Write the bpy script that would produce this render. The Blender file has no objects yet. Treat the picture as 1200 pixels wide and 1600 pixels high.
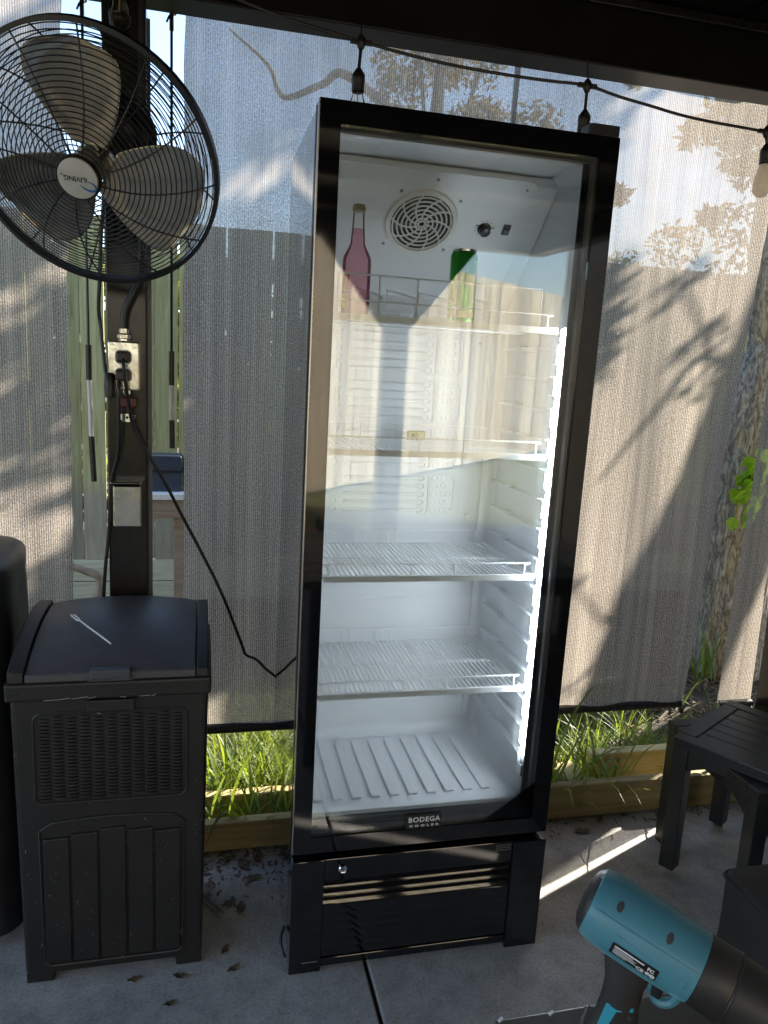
import bpy, bmesh, math, random
import numpy as np
from mathutils import Vector, Matrix, noise
R = math.radians
PI = math.pi
random.seed(7)
rng = np.random.default_rng(7)
sc = bpy.context.scene
COL = sc.collection

# ------------------------------------------------------------------ camera
FW = Vector((0.23394615, 0.95516024, -0.18148862))
RT = Vector((0.9722231, -0.22845067, 0.05091698))
UP = Vector((-0.00717268, 0.18835926, 0.982074))
CAM = Vector((-0.20972702, -1.5775988, 1.4255))
cam_d = bpy.data.cameras.new('camera')
cam = bpy.data.objects.new('camera', cam_d)
COL.objects.link(cam)
cam.matrix_world = Matrix(((RT.x, UP.x, -FW.x, CAM.x), (RT.y, UP.y, -FW.y, CAM.y),
                           (RT.z, UP.z, -FW.z, CAM.z), (0, 0, 0, 1)))
cam_d.sensor_fit = 'VERTICAL'
cam_d.sensor_height = 24.0
cam_d.lens = 1187.08 / 1600 * 24.0
cam_d.clip_start = 0.02
cam_d.clip_end = 2000
sc.camera = cam

# ------------------------------------------------------------------ sky, sun, exposure
SUN_EL, SUN_AZ = R(33), R(66)
sun_dir = Vector((math.sin(SUN_AZ) * math.cos(SUN_EL), math.cos(SUN_AZ) * math.cos(SUN_EL), math.sin(SUN_EL)))
w = bpy.data.worlds.new('World')
sc.world = w
w.use_nodes = True
wn = w.node_tree
sky = wn.nodes.new('ShaderNodeTexSky')
sky.sky_type = 'NISHITA'
sky.sun_disc = False
sky.sun_elevation = SUN_EL
sky.sun_rotation = SUN_AZ
sky.dust_density = 0.6
sky.ozone_density = 1.3
wn.links.new(sky.outputs[0], wn.nodes['Background'].inputs[0])
wn.nodes['Background'].inputs[1].default_value = 0.112
sl = bpy.data.lights.new('sun', 'SUN')
sl.energy = 5.0
sl.angle = R(0.5)
sl.color = (1.0, 0.93, 0.82)
sun = bpy.data.objects.new('sun', sl)
COL.objects.link(sun)
sun.rotation_euler = sun_dir.to_track_quat('Z', 'Y').to_euler()
sun.location = (6, 4, 9)
sc.view_settings.view_transform = 'Standard'
sc.view_settings.look = 'None'
sc.view_settings.gamma = 1.0
sc.view_settings.exposure = 2.1
sc.cycles.use_denoising = True
sc.cycles.max_bounces = 10
sc.cycles.transparent_max_bounces = 24
sc.cycles.sample_clamp_indirect = 6.0
sc.cycles.caustics_reflective = False
sc.cycles.caustics_refractive = False

# ------------------------------------------------------------------ mesh helpers
class MB:
    def __init__(s):
        s.v, s.f = [], []
    def add(s, vs, fs):
        n = len(s.v)
        s.v.extend([tuple(p) for p in vs])
        s.f.extend([tuple(i + n for i in q) for q in fs])
        return s
    def box(s, x0, x1, y0, y1, z0, z1):
        v = [(x0, y0, z0), (x1, y0, z0), (x1, y1, z0), (x0, y1, z0), (x0, y0, z1), (x1, y0, z1), (x1, y1, z1), (x0, y1, z1)]
        return s.add(v, [(0, 3, 2, 1), (4, 5, 6, 7), (0, 1, 5, 4), (1, 2, 6, 5), (2, 3, 7, 6), (3, 0, 4, 7)])
    def bar(s, a, b, wd, th, up=(0, 0, 1)):
        a, b = Vector(a), Vector(b)
        d = (b - a).normalized()
        x = d.cross(Vector(up))
        if x.length < 1e-4:
            x = d.cross(Vector((1, 0, 0)))
        x.normalize()
        y = x.cross(d)
        x, y = x * wd / 2, y * th / 2
        v = [a - x - y, a + x - y, a + x + y, a - x + y, b - x - y, b + x - y, b + x + y, b - x + y]
        return s.add(v, [(0, 3, 2, 1), (4, 5, 6, 7), (0, 1, 5, 4), (1, 2, 6, 5), (2, 3, 7, 6), (3, 0, 4, 7)])
    def tube(s, pts, r, seg=8, closed=False, cap=True):
        pts = [Vector(p) for p in pts]
        n = len(pts)
        rs = r if isinstance(r, (list, tuple)) else [r] * n
        prev = None
        vs = []
        for i, p in enumerate(pts):
            if closed:
                t = pts[(i + 1) % n] - pts[i - 1]
            else:
                t = pts[min(i + 1, n - 1)] - pts[max(i - 1, 0)]
            t.normalize()
            if prev is None:
                a = t.cross(Vector((0, 0, 1)))
                if a.length < 0.05:
                    a = t.cross(Vector((1, 0, 0)))
                a.normalize()
            else:
                a = prev - t * prev.dot(t)
                a.normalize()
            prev = a
            b = t.cross(a)
            for k in range(seg):
                th = 2 * PI * k / seg
                vs.append(p + (a * math.cos(th) + b * math.sin(th)) * rs[i])
        fs = []
        m = n if closed else n - 1
        for i in range(m):
            j = (i + 1) % n
            for k in range(seg):
                l = (k + 1) % seg
                fs.append((i * seg + k, i * seg + l, j * seg + l, j * seg + k))
        if cap and not closed:
            fs.append(tuple(range(seg))[::-1])
            fs.append(tuple((n - 1) * seg + k for k in range(seg)))
        return s.add(vs, fs)
    def lathe(s, prof, seg=24, o=(0, 0, 0), ax=None, cap=True):
        # prof: list of (r, h); ax: 3 vectors (x, y, axis)
        if ax is None:
            ax = (Vector((1, 0, 0)), Vector((0, 1, 0)), Vector((0, 0, 1)))
        o = Vector(o)
        vs, fs = [], []
        for (r, h) in prof:
            for k in range(seg):
                t = 2 * PI * k / seg
                vs.append(o + ax[0] * r * math.cos(t) + ax[1] * r * math.sin(t) + ax[2] * h)
        for i in range(len(prof) - 1):
            for k in range(seg):
                l = (k + 1) % seg
                fs.append((i * seg + k, i * seg + l, (i + 1) * seg + l, (i + 1) * seg + k))
        if cap and prof[0][0] > 1e-5:
            fs.append(tuple(range(seg))[::-1])
        if cap and prof[-1][0] > 1e-5:
            fs.append(tuple((len(prof) - 1) * seg + k for k in range(seg)))
        return s.add(vs, fs)
    def ring(s, c, r, tr, n=48, seg=5, ax=None):
        if ax is None:
            ax = (Vector((1, 0, 0)), Vector((0, 1, 0)))
        c = Vector(c)
        return s.tube([c + ax[0] * r * math.cos(2 * PI * i / n) + ax[1] * r * math.sin(2 * PI * i / n) for i in range(n)], tr, seg, closed=True)
    def prism(s, poly, d, o=(0, 0, 0), ax=((1, 0, 0), (0, 0, 1), (0, 1, 0))):
        # poly 2D in ax[0], ax[1]; extruded d along ax[2]
        a, b, c = Vector(ax[0]), Vector(ax[1]), Vector(ax[2])
        o = Vector(o)
        n = len(poly)
        v = [o + a * p[0] + b * p[1] for p in poly] + [o + a * p[0] + b * p[1] + c * d for p in poly]
        f = [tuple(range(n)), tuple(range(2 * n - 1, n - 1, -1))]
        f += [(i, i + n, (i + 1) % n + n, (i + 1) % n) for i in range(n)]
        return s.add(v, f)
    def build(s, name, mat, parent=None, bevel=0, smooth=False, segs=2, fix=True, angle=40):
        me = bpy.data.meshes.new(name)
        me.from_pydata(s.v, [], s.f)
        if fix:
            bm = bmesh.new()
            bm.from_mesh(me)
            bmesh.ops.recalc_face_normals(bm, faces=bm.faces)
            bm.to_mesh(me)
            bm.free()
        return link(name, me, mat, parent, bevel, smooth, segs, angle)

def link(name, me, mat, parent=None, bevel=0, smooth=False, segs=2, angle=40):
    o = bpy.data.objects.new(name, me)
    COL.objects.link(o)
    if mat is not None and len(me.materials) == 0:
        me.materials.append(mat)
    if parent is not None:
        o.parent = parent
    if bevel:
        m = o.modifiers.new('bevel', 'BEVEL')
        m.width = bevel
        m.segments = segs
        m.limit_method = 'ANGLE'
        m.angle_limit = R(35)
    if smooth:
        me.polygons.foreach_set('use_smooth', [True] * len(me.polygons))
        if angle:
            try:
                me.set_sharp_from_angle(angle=R(angle))
            except Exception:
                pass
    return o

def tag(o, label, cat, group=None, kind=None):
    o['label'] = label
    o['category'] = cat
    if group:
        o['group'] = group
    if kind:
        o['kind'] = kind
    return o

def empty(name, loc=(0, 0, 0), rot=(0, 0, 0)):
    o = bpy.data.objects.new(name, None)
    o.empty_display_size = 0.05
    COL.objects.link(o)
    o.location = loc
    o.rotation_euler = rot
    return o

def struct(o):
    o['kind'] = 'structure'
    return o

def share(name, src, parent, loc=(0, 0, 0), rot=(0, 0, 0), scale=(1, 1, 1)):
    o = src.copy()
    o.name = name
    COL.objects.link(o)
    o.parent = parent
    o.location = loc
    o.rotation_euler = rot
    o.scale = scale
    return o

def text_mesh(name, body, size, mat, parent, mw, extrude=0.0004, bold=0.0, spacing=1.0):
    cu = bpy.data.curves.new(name, 'FONT')
    cu.body = body
    cu.size = size
    cu.align_x = 'CENTER'
    cu.align_y = 'CENTER'
    cu.extrude = extrude
    cu.offset = bold
    cu.space_character = spacing
    cu.resolution_u = 3
    t = bpy.data.objects.new(name + '_curve', cu)
    COL.objects.link(t)
    bpy.context.view_layer.update()
    dg = bpy.context.evaluated_depsgraph_get()
    me = bpy.data.meshes.new_from_object(t.evaluated_get(dg))
    bpy.data.objects.remove(t)
    bpy.data.curves.remove(cu)
    me.materials.clear()
    o = link(name, me, mat, parent)
    o.matrix_local = mw
    return o

def smoothpath(pts, n=8):
    # Catmull-Rom
    P = [Vector(p) for p in pts]
    P = [P[0] * 2 - P[1]] + P + [P[-1] * 2 - P[-2]]
    out = []
    for i in range(1, len(P) - 2):
        for k in range(n):
            t = k / n
            a, b, c, d = P[i - 1], P[i], P[i + 1], P[i + 2]
            out.append(0.5 * ((2 * b) + (c - a) * t + (2 * a - 5 * b + 4 * c - d) * t * t + (3 * b - a - 3 * c + d) * t ** 3))
    out.append(P[-2])
    return out

def rrect(x0, x1, y0, y1, r, n=5):
    pts = []
    for (cx, cy, a) in ((x1 - r, y1 - r, 0), (x0 + r, y1 - r, 90), (x0 + r, y0 + r, 180), (x1 - r, y0 + r, 270)):
        for k in range(n + 1):
            t = R(a + 90 * k / n)
            pts.append((cx + r * math.cos(t), cy + r * math.sin(t)))
    return pts

# ------------------------------------------------------------------ material helpers
MATS = {}
def nt(name):
    m = bpy.data.materials.new(name)
    m.use_nodes = True
    MATS[name] = m
    return m, m.node_tree, m.node_tree.nodes['Principled BSDF']
def N(t, typ, **kw):
    n = t.nodes.new(typ)
    for k, v in kw.items():
        if k.startswith('i_'):
            key = k[2:]
            key = int(key) if key.isdigit() else key.replace('_', ' ')
            n.inputs[key].default_value = v
        else:
            setattr(n, k, v)
    return n
def coords(t, scale=(1, 1, 1), rot=(0, 0, 0)):
    tc = N(t, 'ShaderNodeTexCoord')
    mp = N(t, 'ShaderNodeMapping')
    mp.inputs['Scale'].default_value = scale
    mp.inputs['Rotation'].default_value = rot
    t.links.new(tc.outputs['Object'], mp.inputs['Vector'])
    return mp.outputs[0]
def ramp(t, fac, stops):
    r = N(t, 'ShaderNodeValToRGB')
    el = r.color_ramp.elements
    while len(el) < len(stops):
        el.new(0.5)
    for e, (p, c) in zip(el, stops):
        e.position = p
        e.color = (*c, 1) if len(c) == 3 else c
    t.links.new(fac, r.inputs[0])
    return r.outputs[0]
def noise_n(t, vec, scale, detail=4, rough=0.55, dist=0):
    n = N(t, 'ShaderNodeTexNoise')
    n.inputs['Scale'].default_value = scale
    n.inputs['Detail'].default_value = detail
    n.inputs['Roughness'].default_value = rough
    n.inputs['Distortion'].default_value = dist
    t.links.new(vec, n.inputs['Vector'])
    return n.outputs['Fac']
def bump(t, b, h, strength=0.3, dist=0.002):
    n = N(t, 'ShaderNodeBump')
    n.inputs['Strength'].default_value = strength
    n.inputs['Distance'].default_value = dist
    t.links.new(h, n.inputs['Height'])
    t.links.new(n.outputs[0], b.inputs['Normal'])
def simple(name, c1, c2=None, rough=0.5, metal=0.0, nscale=30, bumps=0.0, bdist=0.001, coat=0.0, stretch=(1, 1, 1), rvar=0.0, spec=0.5):
    m, t, b = nt(name)
    c2 = c2 or c1
    v = coords(t, stretch)
    f = noise_n(t, v, nscale, 5)
    t.links.new(ramp(t, f, [(0.3, c1), (0.7, c2)]), b.inputs['Base Color'])
    b.inputs['Roughness'].default_value = rough
    b.inputs['Metallic'].default_value = metal
    b.inputs['Coat Weight'].default_value = coat
    b.inputs['Coat Roughness'].default_value = 0.03
    b.inputs['Specular IOR Level'].default_value = spec
    if rvar:
        f2 = noise_n(t, v, nscale * 0.23, 4)
        mr = N(t, 'ShaderNodeMapRange', i_3=max(0.0, rough - rvar), i_4=min(1.0, rough + rvar))
        t.links.new(f2, mr.inputs[0])
        t.links.new(mr.outputs[0], b.inputs['Roughness'])
    if bumps:
        bump(t, b, noise_n(t, v, nscale * 2.2, 6), bumps, bdist)
    return m

def specks(name, c1, c2, rough, speck, thresh=0.72, sscale=160, nscale=8, bumps=0.1, bdist=0.0006):
    """a base with dust specks of their own shape"""
    m, t, b = nt(name)
    v = coords(t)
    base = ramp(t, noise_n(t, v, nscale, 6), [(0.3, c1), (0.7, c2)])
    sp = noise_n(t, v, sscale, 2, 0.4)
    big = noise_n(t, v, nscale * 0.7, 3)
    mu = N(t, 'ShaderNodeMath', operation='MULTIPLY_ADD', i_1=0.18, i_2=-0.09)
    t.links.new(big, mu.inputs[0])
    ad = N(t, 'ShaderNodeMath', operation='ADD')
    t.links.new(sp, ad.inputs[0])
    t.links.new(mu.outputs[0], ad.inputs[1])
    f = N(t, 'ShaderNodeMapRange', i_1=thresh, i_2=thresh + 0.05)
    t.links.new(ad.outputs[0], f.inputs[0])
    mx = N(t, 'ShaderNodeMix', data_type='RGBA')
    mx.inputs[7].default_value = (*speck, 1)
    t.links.new(f.outputs[0], mx.inputs[0])
    t.links.new(base, mx.inputs[6])
    t.links.new(mx.outputs[2], b.inputs['Base Color'])
    mr = N(t, 'ShaderNodeMapRange', i_3=max(0, rough - 0.1), i_4=min(1, rough + 0.12))
    t.links.new(big, mr.inputs[0])
    t.links.new(mr.outputs[0], b.inputs['Roughness'])
    if bumps:
        bump(t, b, noise_n(t, v, sscale * 1.5, 4), bumps, bdist)
    return m

def wood(name, dark, mid, light, rough=0.75, axis='z', scale=1.0, stain=None):
    m, t, b = nt(name)
    st = {'z': (14, 14, 1.0), 'x': (1.0, 14, 14), 'y': (14, 1.0, 14)}[axis]
    oi = N(t, 'ShaderNodeObjectInfo')
    tc = N(t, 'ShaderNodeTexCoord')
    va = N(t, 'ShaderNodeVectorMath', operation='SCALE')
    cb = N(t, 'ShaderNodeCombineXYZ')
    for i in range(3):
        t.links.new(oi.outputs['Random'], cb.inputs[i])
    va.inputs['Scale'].default_value = 37.0
    t.links.new(cb.outputs[0], va.inputs[0])
    vadd = N(t, 'ShaderNodeVectorMath', operation='ADD')
    t.links.new(tc.outputs['Object'], vadd.inputs[0])
    t.links.new(va.outputs[0], vadd.inputs[1])
    mp = N(t, 'ShaderNodeMapping')
    mp.inputs['Scale'].default_value = [q * scale for q in st]
    t.links.new(vadd.outputs[0], mp.inputs['Vector'])
    g = noise_n(t, mp.outputs[0], 3.0, 6, 0.65, 0.8)
    base = ramp(t, g, [(0.25, dark), (0.5, mid), (0.75, light)])
    # knots
    vo = N(t, 'ShaderNodeTexVoronoi')
    vo.inputs['Scale'].default_value = 1.3
    mp2 = N(t, 'ShaderNodeMapping')
    mp2.inputs['Scale'].default_value = {'z': (5, 5, 1.6), 'x': (1.6, 5, 5), 'y': (5, 1.6, 5)}[axis]
    t.links.new(vadd.outputs[0], mp2.inputs['Vector'])
    t.links.new(mp2.outputs[0], vo.inputs['Vector'])
    kf = N(t, 'ShaderNodeMapRange', i_1=0.05, i_2=0.13, i_3=0.75, i_4=0.0)
    t.links.new(vo.outputs['Distance'], kf.inputs[0])
    mx = N(t, 'ShaderNodeMix', data_type='RGBA')
    mx.inputs[7].default_value = (*[q * 0.45 for q in dark], 1)
    t.links.new(kf.outputs[0], mx.inputs[0])
    t.links.new(base, mx.inputs[6])
    # per piece tint
    hv = N(t, 'ShaderNodeHueSaturation')
    mr = N(t, 'ShaderNodeMapRange', i_3=0.72, i_4=1.25)
    t.links.new(oi.outputs['Random'], mr.inputs[0])
    t.links.new(mr.outputs[0], hv.inputs['Value'])
    last = mx.outputs[2]
    if stain:
        sc1, zc = stain
        sx = N(t, 'ShaderNodeSeparateXYZ')
        t.links.new(tc.outputs['Object'], sx.inputs[0])
        nn = noise_n(t, tc.outputs['Object'], 5, 4)
        ml = N(t, 'ShaderNodeMath', operation='MULTIPLY_ADD', i_1=0.35, i_2=-0.17)
        t.links.new(nn, ml.inputs[0])
        ad = N(t, 'ShaderNodeMath', operation='ADD')
        t.links.new(sx.outputs[2], ad.inputs[0])
        t.links.new(ml.outputs[0], ad.inputs[1])
        fr = N(t, 'ShaderNodeMapRange', i_1=zc - 0.06, i_2=zc + 0.06, i_3=0.85, i_4=0.0)
        t.links.new(ad.outputs[0], fr.inputs[0])
        mx2 = N(t, 'ShaderNodeMix', data_type='RGBA', blend_type='MIX')
        g2 = ramp(t, g, [(0.25, [q * 0.55 for q in sc1]), (0.7, sc1)])
        t.links.new(g2, mx2.inputs[7])
        t.links.new(fr.outputs[0], mx2.inputs[0])
        t.links.new(last, mx2.inputs[6])
        last = mx2.outputs[2]
    t.links.new(last, hv.inputs['Color'])
    t.links.new(hv.outputs[0], b.inputs['Base Color'])
    b.inputs['Roughness'].default_value = rough
    bump(t, b, g, 0.35, 0.002)
    return m

def leafmat(name, c1, c2, trans=0.4, nscale=6, rough=0.45):
    m, t, b = nt(name)
    v = coords(t)
    f = noise_n(t, v, nscale, 3)
    col = ramp(t, f, [(0.3, c1), (0.7, c2)])
    t.links.new(col, b.inputs['Base Color'])
    b.inputs['Roughness'].default_value = rough
    tr = N(t, 'ShaderNodeBsdfTranslucent')
    hs = N(t, 'ShaderNodeHueSaturation', i_Hue=0.48, i_Saturation=1.15, i_Value=1.7)
    t.links.new(col, hs.inputs['Color'])
    t.links.new(hs.outputs[0], tr.inputs[0])
    mx = N(t, 'ShaderNodeMixShader', i_0=trans)
    out = t.nodes['Material Output']
    t.links.new(b.outputs[0], mx.inputs[1])
    t.links.new(tr.outputs[0], mx.inputs[2])
    t.links.new(mx.outputs[0], out.inputs[0])
    return m

def glassmat(name, tint=(0.97, 0.985, 0.98), ior=1.5, rough=0.0):
    """thin pane: Fresnel reflection over clear transmission"""
    m, t, b = nt(name)
    t.nodes.remove(b)
    fr = N(t, 'ShaderNodeFresnel', i_IOR=ior)
    gl = N(t, 'ShaderNodeBsdfGlossy', i_Roughness=rough)
    tr = N(t, 'ShaderNodeBsdfTransparent')
    tr.inputs[0].default_value = (*tint, 1)
    mx = N(t, 'ShaderNodeMixShader')
    t.links.new(fr.outputs[0], mx.inputs[0])
    t.links.new(tr.outputs[0], mx.inputs[1])
    t.links.new(gl.outputs[0], mx.inputs[2])
    t.links.new(mx.outputs[0], t.nodes['Material Output'].inputs[0])
    return m

def emit(name, col, st):
    m, t, b = nt(name)
    b.inputs['Base Color'].default_value = (*col, 1)
    b.inputs['Emission Color'].default_value = (*col, 1)
    b.inputs['Emission Strength'].default_value = st
    return m

def clothmesh(name):
    """knitted shade cloth: ribs, speckled stitches, pin holes that let the yard show through"""
    m, t, b = nt(name)
    t.nodes.remove(b)
    tc = N(t, 'ShaderNodeTexCoord')
    sx = N(t, 'ShaderNodeSeparateXYZ')
    t.links.new(tc.outputs['Object'], sx.inputs[0])
    # uneven rib spacing
    mpw = N(t, 'ShaderNodeMapping')
    mpw.inputs['Scale'].default_value = (60, 1, 1.2)
    t.links.new(tc.outputs['Object'], mpw.inputs['Vector'])
    wob = noise_n(t, mpw.outputs[0], 1.0, 3, 0.6)
    ph = N(t, 'ShaderNodeMath', operation='MULTIPLY_ADD', i_1=2 * PI / 0.0058)
    t.links.new(sx.outputs[0], ph.inputs[0])
    wm = N(t, 'ShaderNodeMath', operation='MULTIPLY', i_1=5.0)
    t.links.new(wob, wm.inputs[0])
    t.links.new(wm.outputs[0], ph.inputs[2])
    sn = N(t, 'ShaderNodeMath', operation='SINE')
    t.links.new(ph.outputs[0], sn.inputs[0])
    rib = N(t, 'ShaderNodeMath', operation='MULTIPLY_ADD', i_1=0.5, i_2=0.5)
    t.links.new(sn.outputs[0], rib.inputs[0])
    # stitches: speckle slightly taller than wide
    mp = N(t, 'ShaderNodeMapping')
    mp.inputs['Scale'].default_value = (290, 10, 215)
    t.links.new(tc.outputs['Object'], mp.inputs['Vector'])
    sp = noise_n(t, mp.outputs[0], 1.0, 1.5, 0.6)
    # slow streaks along the ribs
    mp3 = N(t, 'ShaderNodeMapping')
    mp3.inputs['Scale'].default_value = (38, 1, 0.8)
    t.links.new(tc.outputs['Object'], mp3.inputs['Vector'])
    st = noise_n(t, mp3.outputs[0], 1.0, 4, 0.6)
    # thread brightness
    a = N(t, 'ShaderNodeMath', operation='MULTIPLY_ADD', i_1=0.55)
    t.links.new(rib.outputs[0], a.inputs[0])
    s2 = N(t, 'ShaderNodeMath', operation='MULTIPLY_ADD', i_1=1.5, i_2=-0.62)
    t.links.new(sp, s2.inputs[0])
    t.links.new(s2.outputs[0], a.inputs[2])
    a2 = N(t, 'ShaderNodeMath', operation='MULTIPLY_ADD', i_1=0.8)
    s3 = N(t, 'ShaderNodeMath', operation='SUBTRACT', i_1=0.5)
    t.links.new(st, s3.inputs[0])
    t.links.new(s3.outputs[0], a2.inputs[0])
    t.links.new(a.outputs[0], a2.inputs[2])
    pat = N(t, 'ShaderNodeMapRange', i_1=-0.15, i_2=1.0)
    t.links.new(a2.outputs[0], pat.inputs[0])
    col = ramp(t, pat.outputs[0], [(0.0, (0.085, 0.074, 0.066)), (0.45, (0.275, 0.238, 0.20)), (1.0, (0.62, 0.54, 0.455))])
    df = N(t, 'ShaderNodeBsdfDiffuse')
    tl = N(t, 'ShaderNodeBsdfTranslucent')
    t.links.new(col, df.inputs[0])
    t.links.new(col, tl.inputs[0])
    m1 = N(t, 'ShaderNodeMixShader', i_0=0.74)
    t.links.new(df.outputs[0], m1.inputs[1])
    t.links.new(tl.outputs[0], m1.inputs[2])
    # pin holes
    hole = N(t, 'ShaderNodeMapRange', i_1=0.36, i_2=0.66, i_3=0.235, i_4=0.012)
    t.links.new(sp, hole.inputs[0])
    # stretched and clogged areas: openness drifts over the sheet
    dr_ = noise_n(t, tc.outputs['Object'], 2.6, 4, 0.6)
    drm = N(t, 'ShaderNodeMapRange', i_1=0.3, i_2=0.7, i_3=0.5, i_4=1.25)
    t.links.new(dr_, drm.inputs[0])
    hm = N(t, 'ShaderNodeMath', operation='MULTIPLY')
    t.links.new(hole.outputs[0], hm.inputs[0]); t.links.new(drm.outputs[0], hm.inputs[1])
    hole = hm
    tr = N(t, 'ShaderNodeBsdfTransparent')
    m2 = N(t, 'ShaderNodeMixShader')
    t.links.new(hole.outputs[0], m2.inputs[0])
    t.links.new(m1.outputs[0], m2.inputs[1])
    t.links.new(tr.outputs[0], m2.inputs[2])
    t.links.new(m2.outputs[0], t.nodes['Material Output'].inputs[0])
    return m

def concrete():
    m, t, b = nt('concrete')
    v = coords(t)
    big = noise_n(t, v, 2.2, 6, 0.6)
    fine = noise_n(t, v, 140, 4, 0.7)
    mid = noise_n(t, v, 14, 6, 0.7)
    c = ramp(t, big, [(0.3, (0.42, 0.40, 0.37)), (0.7, (0.60, 0.575, 0.535))])
    c2 = ramp(t, mid, [(0.32, (0.60, 0.58, 0.55)), (0.58, (1, 1, 1))])
    mx = N(t, 'ShaderNodeMix', data_type='RGBA', blend_type='MULTIPLY')
    mx.inputs[0].default_value = 0.75
    t.links.new(c, mx.inputs[6])
    t.links.new(c2, mx.inputs[7])
    c3 = ramp(t, fine, [(0.3, (0.55, 0.55, 0.55)), (0.55, (1, 1, 1))])
    mx2 = N(t, 'ShaderNodeMix', data_type='RGBA', blend_type='MULTIPLY')
    mx2.inputs[0].default_value = 0.85
    t.links.new(mx.outputs[2], mx2.inputs[6])
    t.links.new(c3, mx2.inputs[7])
    t.links.new(mx2.outputs[2], b.inputs['Base Color'])
    b.inputs['Roughness'].default_value = 0.85
    bump(t, b, fine, 0.5, 0.0012)
    return m

def barkmat():
    m, t, b = nt('bark')
    v = coords(t, (1, 1, 0.20))
    n1 = noise_n(t, v, 34, 5, 0.55, 1.2)
    sb = N(t, 'ShaderNodeMath', operation='SUBTRACT', i_1=0.5)
    t.links.new(n1, sb.inputs[0])
    ab = N(t, 'ShaderNodeMath', operation='ABSOLUTE')
    t.links.new(sb.outputs[0], ab.inputs[0])
    vo = ab
    n = noise_n(t, coords(t), 45, 5)
    c = ramp(t, ab.outputs[0], [(0.0, (0.10, 0.08, 0.065)), (0.035, (0.27, 0.235, 0.195)), (0.16, (0.46, 0.42, 0.36))])
    c2 = ramp(t, n, [(0.3, (0.6, 0.58, 0.55)), (0.7, (1.05, 1.0, 0.95))])
    mx = N(t, 'ShaderNodeMix', data_type='RGBA', blend_type='MULTIPLY')
    mx.inputs[0].default_value = 0.9
    t.links.new(c, mx.inputs[6])
    t.links.new(c2, mx.inputs[7])
    t.links.new(mx.outputs[2], b.inputs['Base Color'])
    b.inputs['Roughness'].default_value = 0.9
    bump(t, b, vo.outputs[0], 0.9, 0.012)
    return m

M = {}
M['cloth'] = clothmesh('shade_cloth')
M['concrete'] = concrete()
M['bark'] = barkmat()
M['hem'] = simple('hem_black', (0.012, 0.012, 0.013), (0.03, 0.03, 0.03), 0.6, nscale=60)
M['gloss_black'] = simple('fridge_black', (0.004, 0.004, 0.005), (0.006, 0.006, 0.007), 0.06, nscale=8, coat=0.6, spec=0.5)
M['side_black'] = simple('fridge_side', (0.010, 0.0105, 0.012), (0.014, 0.015, 0.016), 0.045, nscale=20, coat=1.0, bumps=0.02, bdist=0.0002)
M['satin_black'] = simple('satin_black', (0.010, 0.010, 0.011), (0.018, 0.018, 0.019), 0.32, nscale=40)
M['trim_grey'] = simple('trim_grey', (0.10, 0.105, 0.11), (0.14, 0.145, 0.15), 0.4)
M['silver_edge'] = simple('silver_edge', (0.45, 0.45, 0.44), (0.55, 0.55, 0.54), 0.3, 0.9)
M['liner'] = simple('white_liner', (0.74, 0.76, 0.79), (0.79, 0.81, 0.84), 0.32, nscale=3, spec=0.4)
M['white_wire'] = simple('white_wire', (0.80, 0.81, 0.82), (0.86, 0.87, 0.88), 0.3)
M['grille_white'] = simple('grille_white', (0.70, 0.69, 0.65), (0.76, 0.75, 0.71), 0.4)
M['dark_hole'] = simple('dark_hole', (0.03, 0.03, 0.032), (0.07, 0.07, 0.072), 0.6, nscale=60)
M['led'] = emit('led_glow', (0.84, 0.91, 1.0), 27.0)
M['led_cover'] = simple('led_cover', (0.75, 0.77, 0.8), None, 0.3)
M['glass'] = glassmat('door_glass', ior=1.58)
M['badge_text'] = simple('badge_text', (0.75, 0.74, 0.70), (0.85, 0.84, 0.80), 0.4)
M['chrome'] = simple('chrome', (0.75, 0.75, 0.76), (0.85, 0.85, 0.86), 0.12, 1.0)
M['galv'] = simple('galvanized_box', (0.62, 0.58, 0.50), (0.78, 0.74, 0.66), 0.16, 1.0, nscale=9, bumps=0.25, bdist=0.006, rvar=0.08)
M['bronze'] = simple('post_metal', (0.030, 0.027, 0.023), (0.042, 0.038, 0.032), 0.19, 0.55, nscale=50, bumps=0.05, bdist=0.0006, rvar=0.08)
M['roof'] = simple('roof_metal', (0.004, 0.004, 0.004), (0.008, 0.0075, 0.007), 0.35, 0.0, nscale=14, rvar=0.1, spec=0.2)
M['rubber'] = simple('black_rubber', (0.008, 0.008, 0.008), (0.018, 0.018, 0.018), 0.42, nscale=80)
M['cage'] = simple('cage_black', (0.010, 0.010, 0.010), (0.02, 0.02, 0.02), 0.35)
M['blade'] = simple('blade_metal', (0.40, 0.365, 0.285), (0.55, 0.505, 0.40), 0.25, 0.9, nscale=9, rvar=0.08)
M['hubcap'] = simple('hub_grey', (0.52, 0.50, 0.46), (0.60, 0.58, 0.53), 0.45, 0.3)
M['ink_blue'] = simple('ink_blue', (0.03, 0.13, 0.36), (0.04, 0.16, 0.42), 0.4)
M['ink_black'] = simple('ink_black', (0.03, 0.03, 0.03), None, 0.4)
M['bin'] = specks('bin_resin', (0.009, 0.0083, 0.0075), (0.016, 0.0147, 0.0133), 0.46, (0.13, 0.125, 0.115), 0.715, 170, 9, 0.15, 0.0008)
M['bin_lid'] = specks('bin_lid_sheen', (0.050, 0.0505, 0.054), (0.070, 0.0705, 0.075), 0.42, (0.15, 0.15, 0.15), 0.725, 120, 6, 0.12, 0.0006)  # sky sheen on the lid is put into its lighter, bluish base colour
M['cover'] = simple('cover_fabric', (0.008, 0.008, 0.009), (0.020, 0.020, 0.022), 0.45, nscale=6, bumps=0.25, bdist=0.006)
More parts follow.
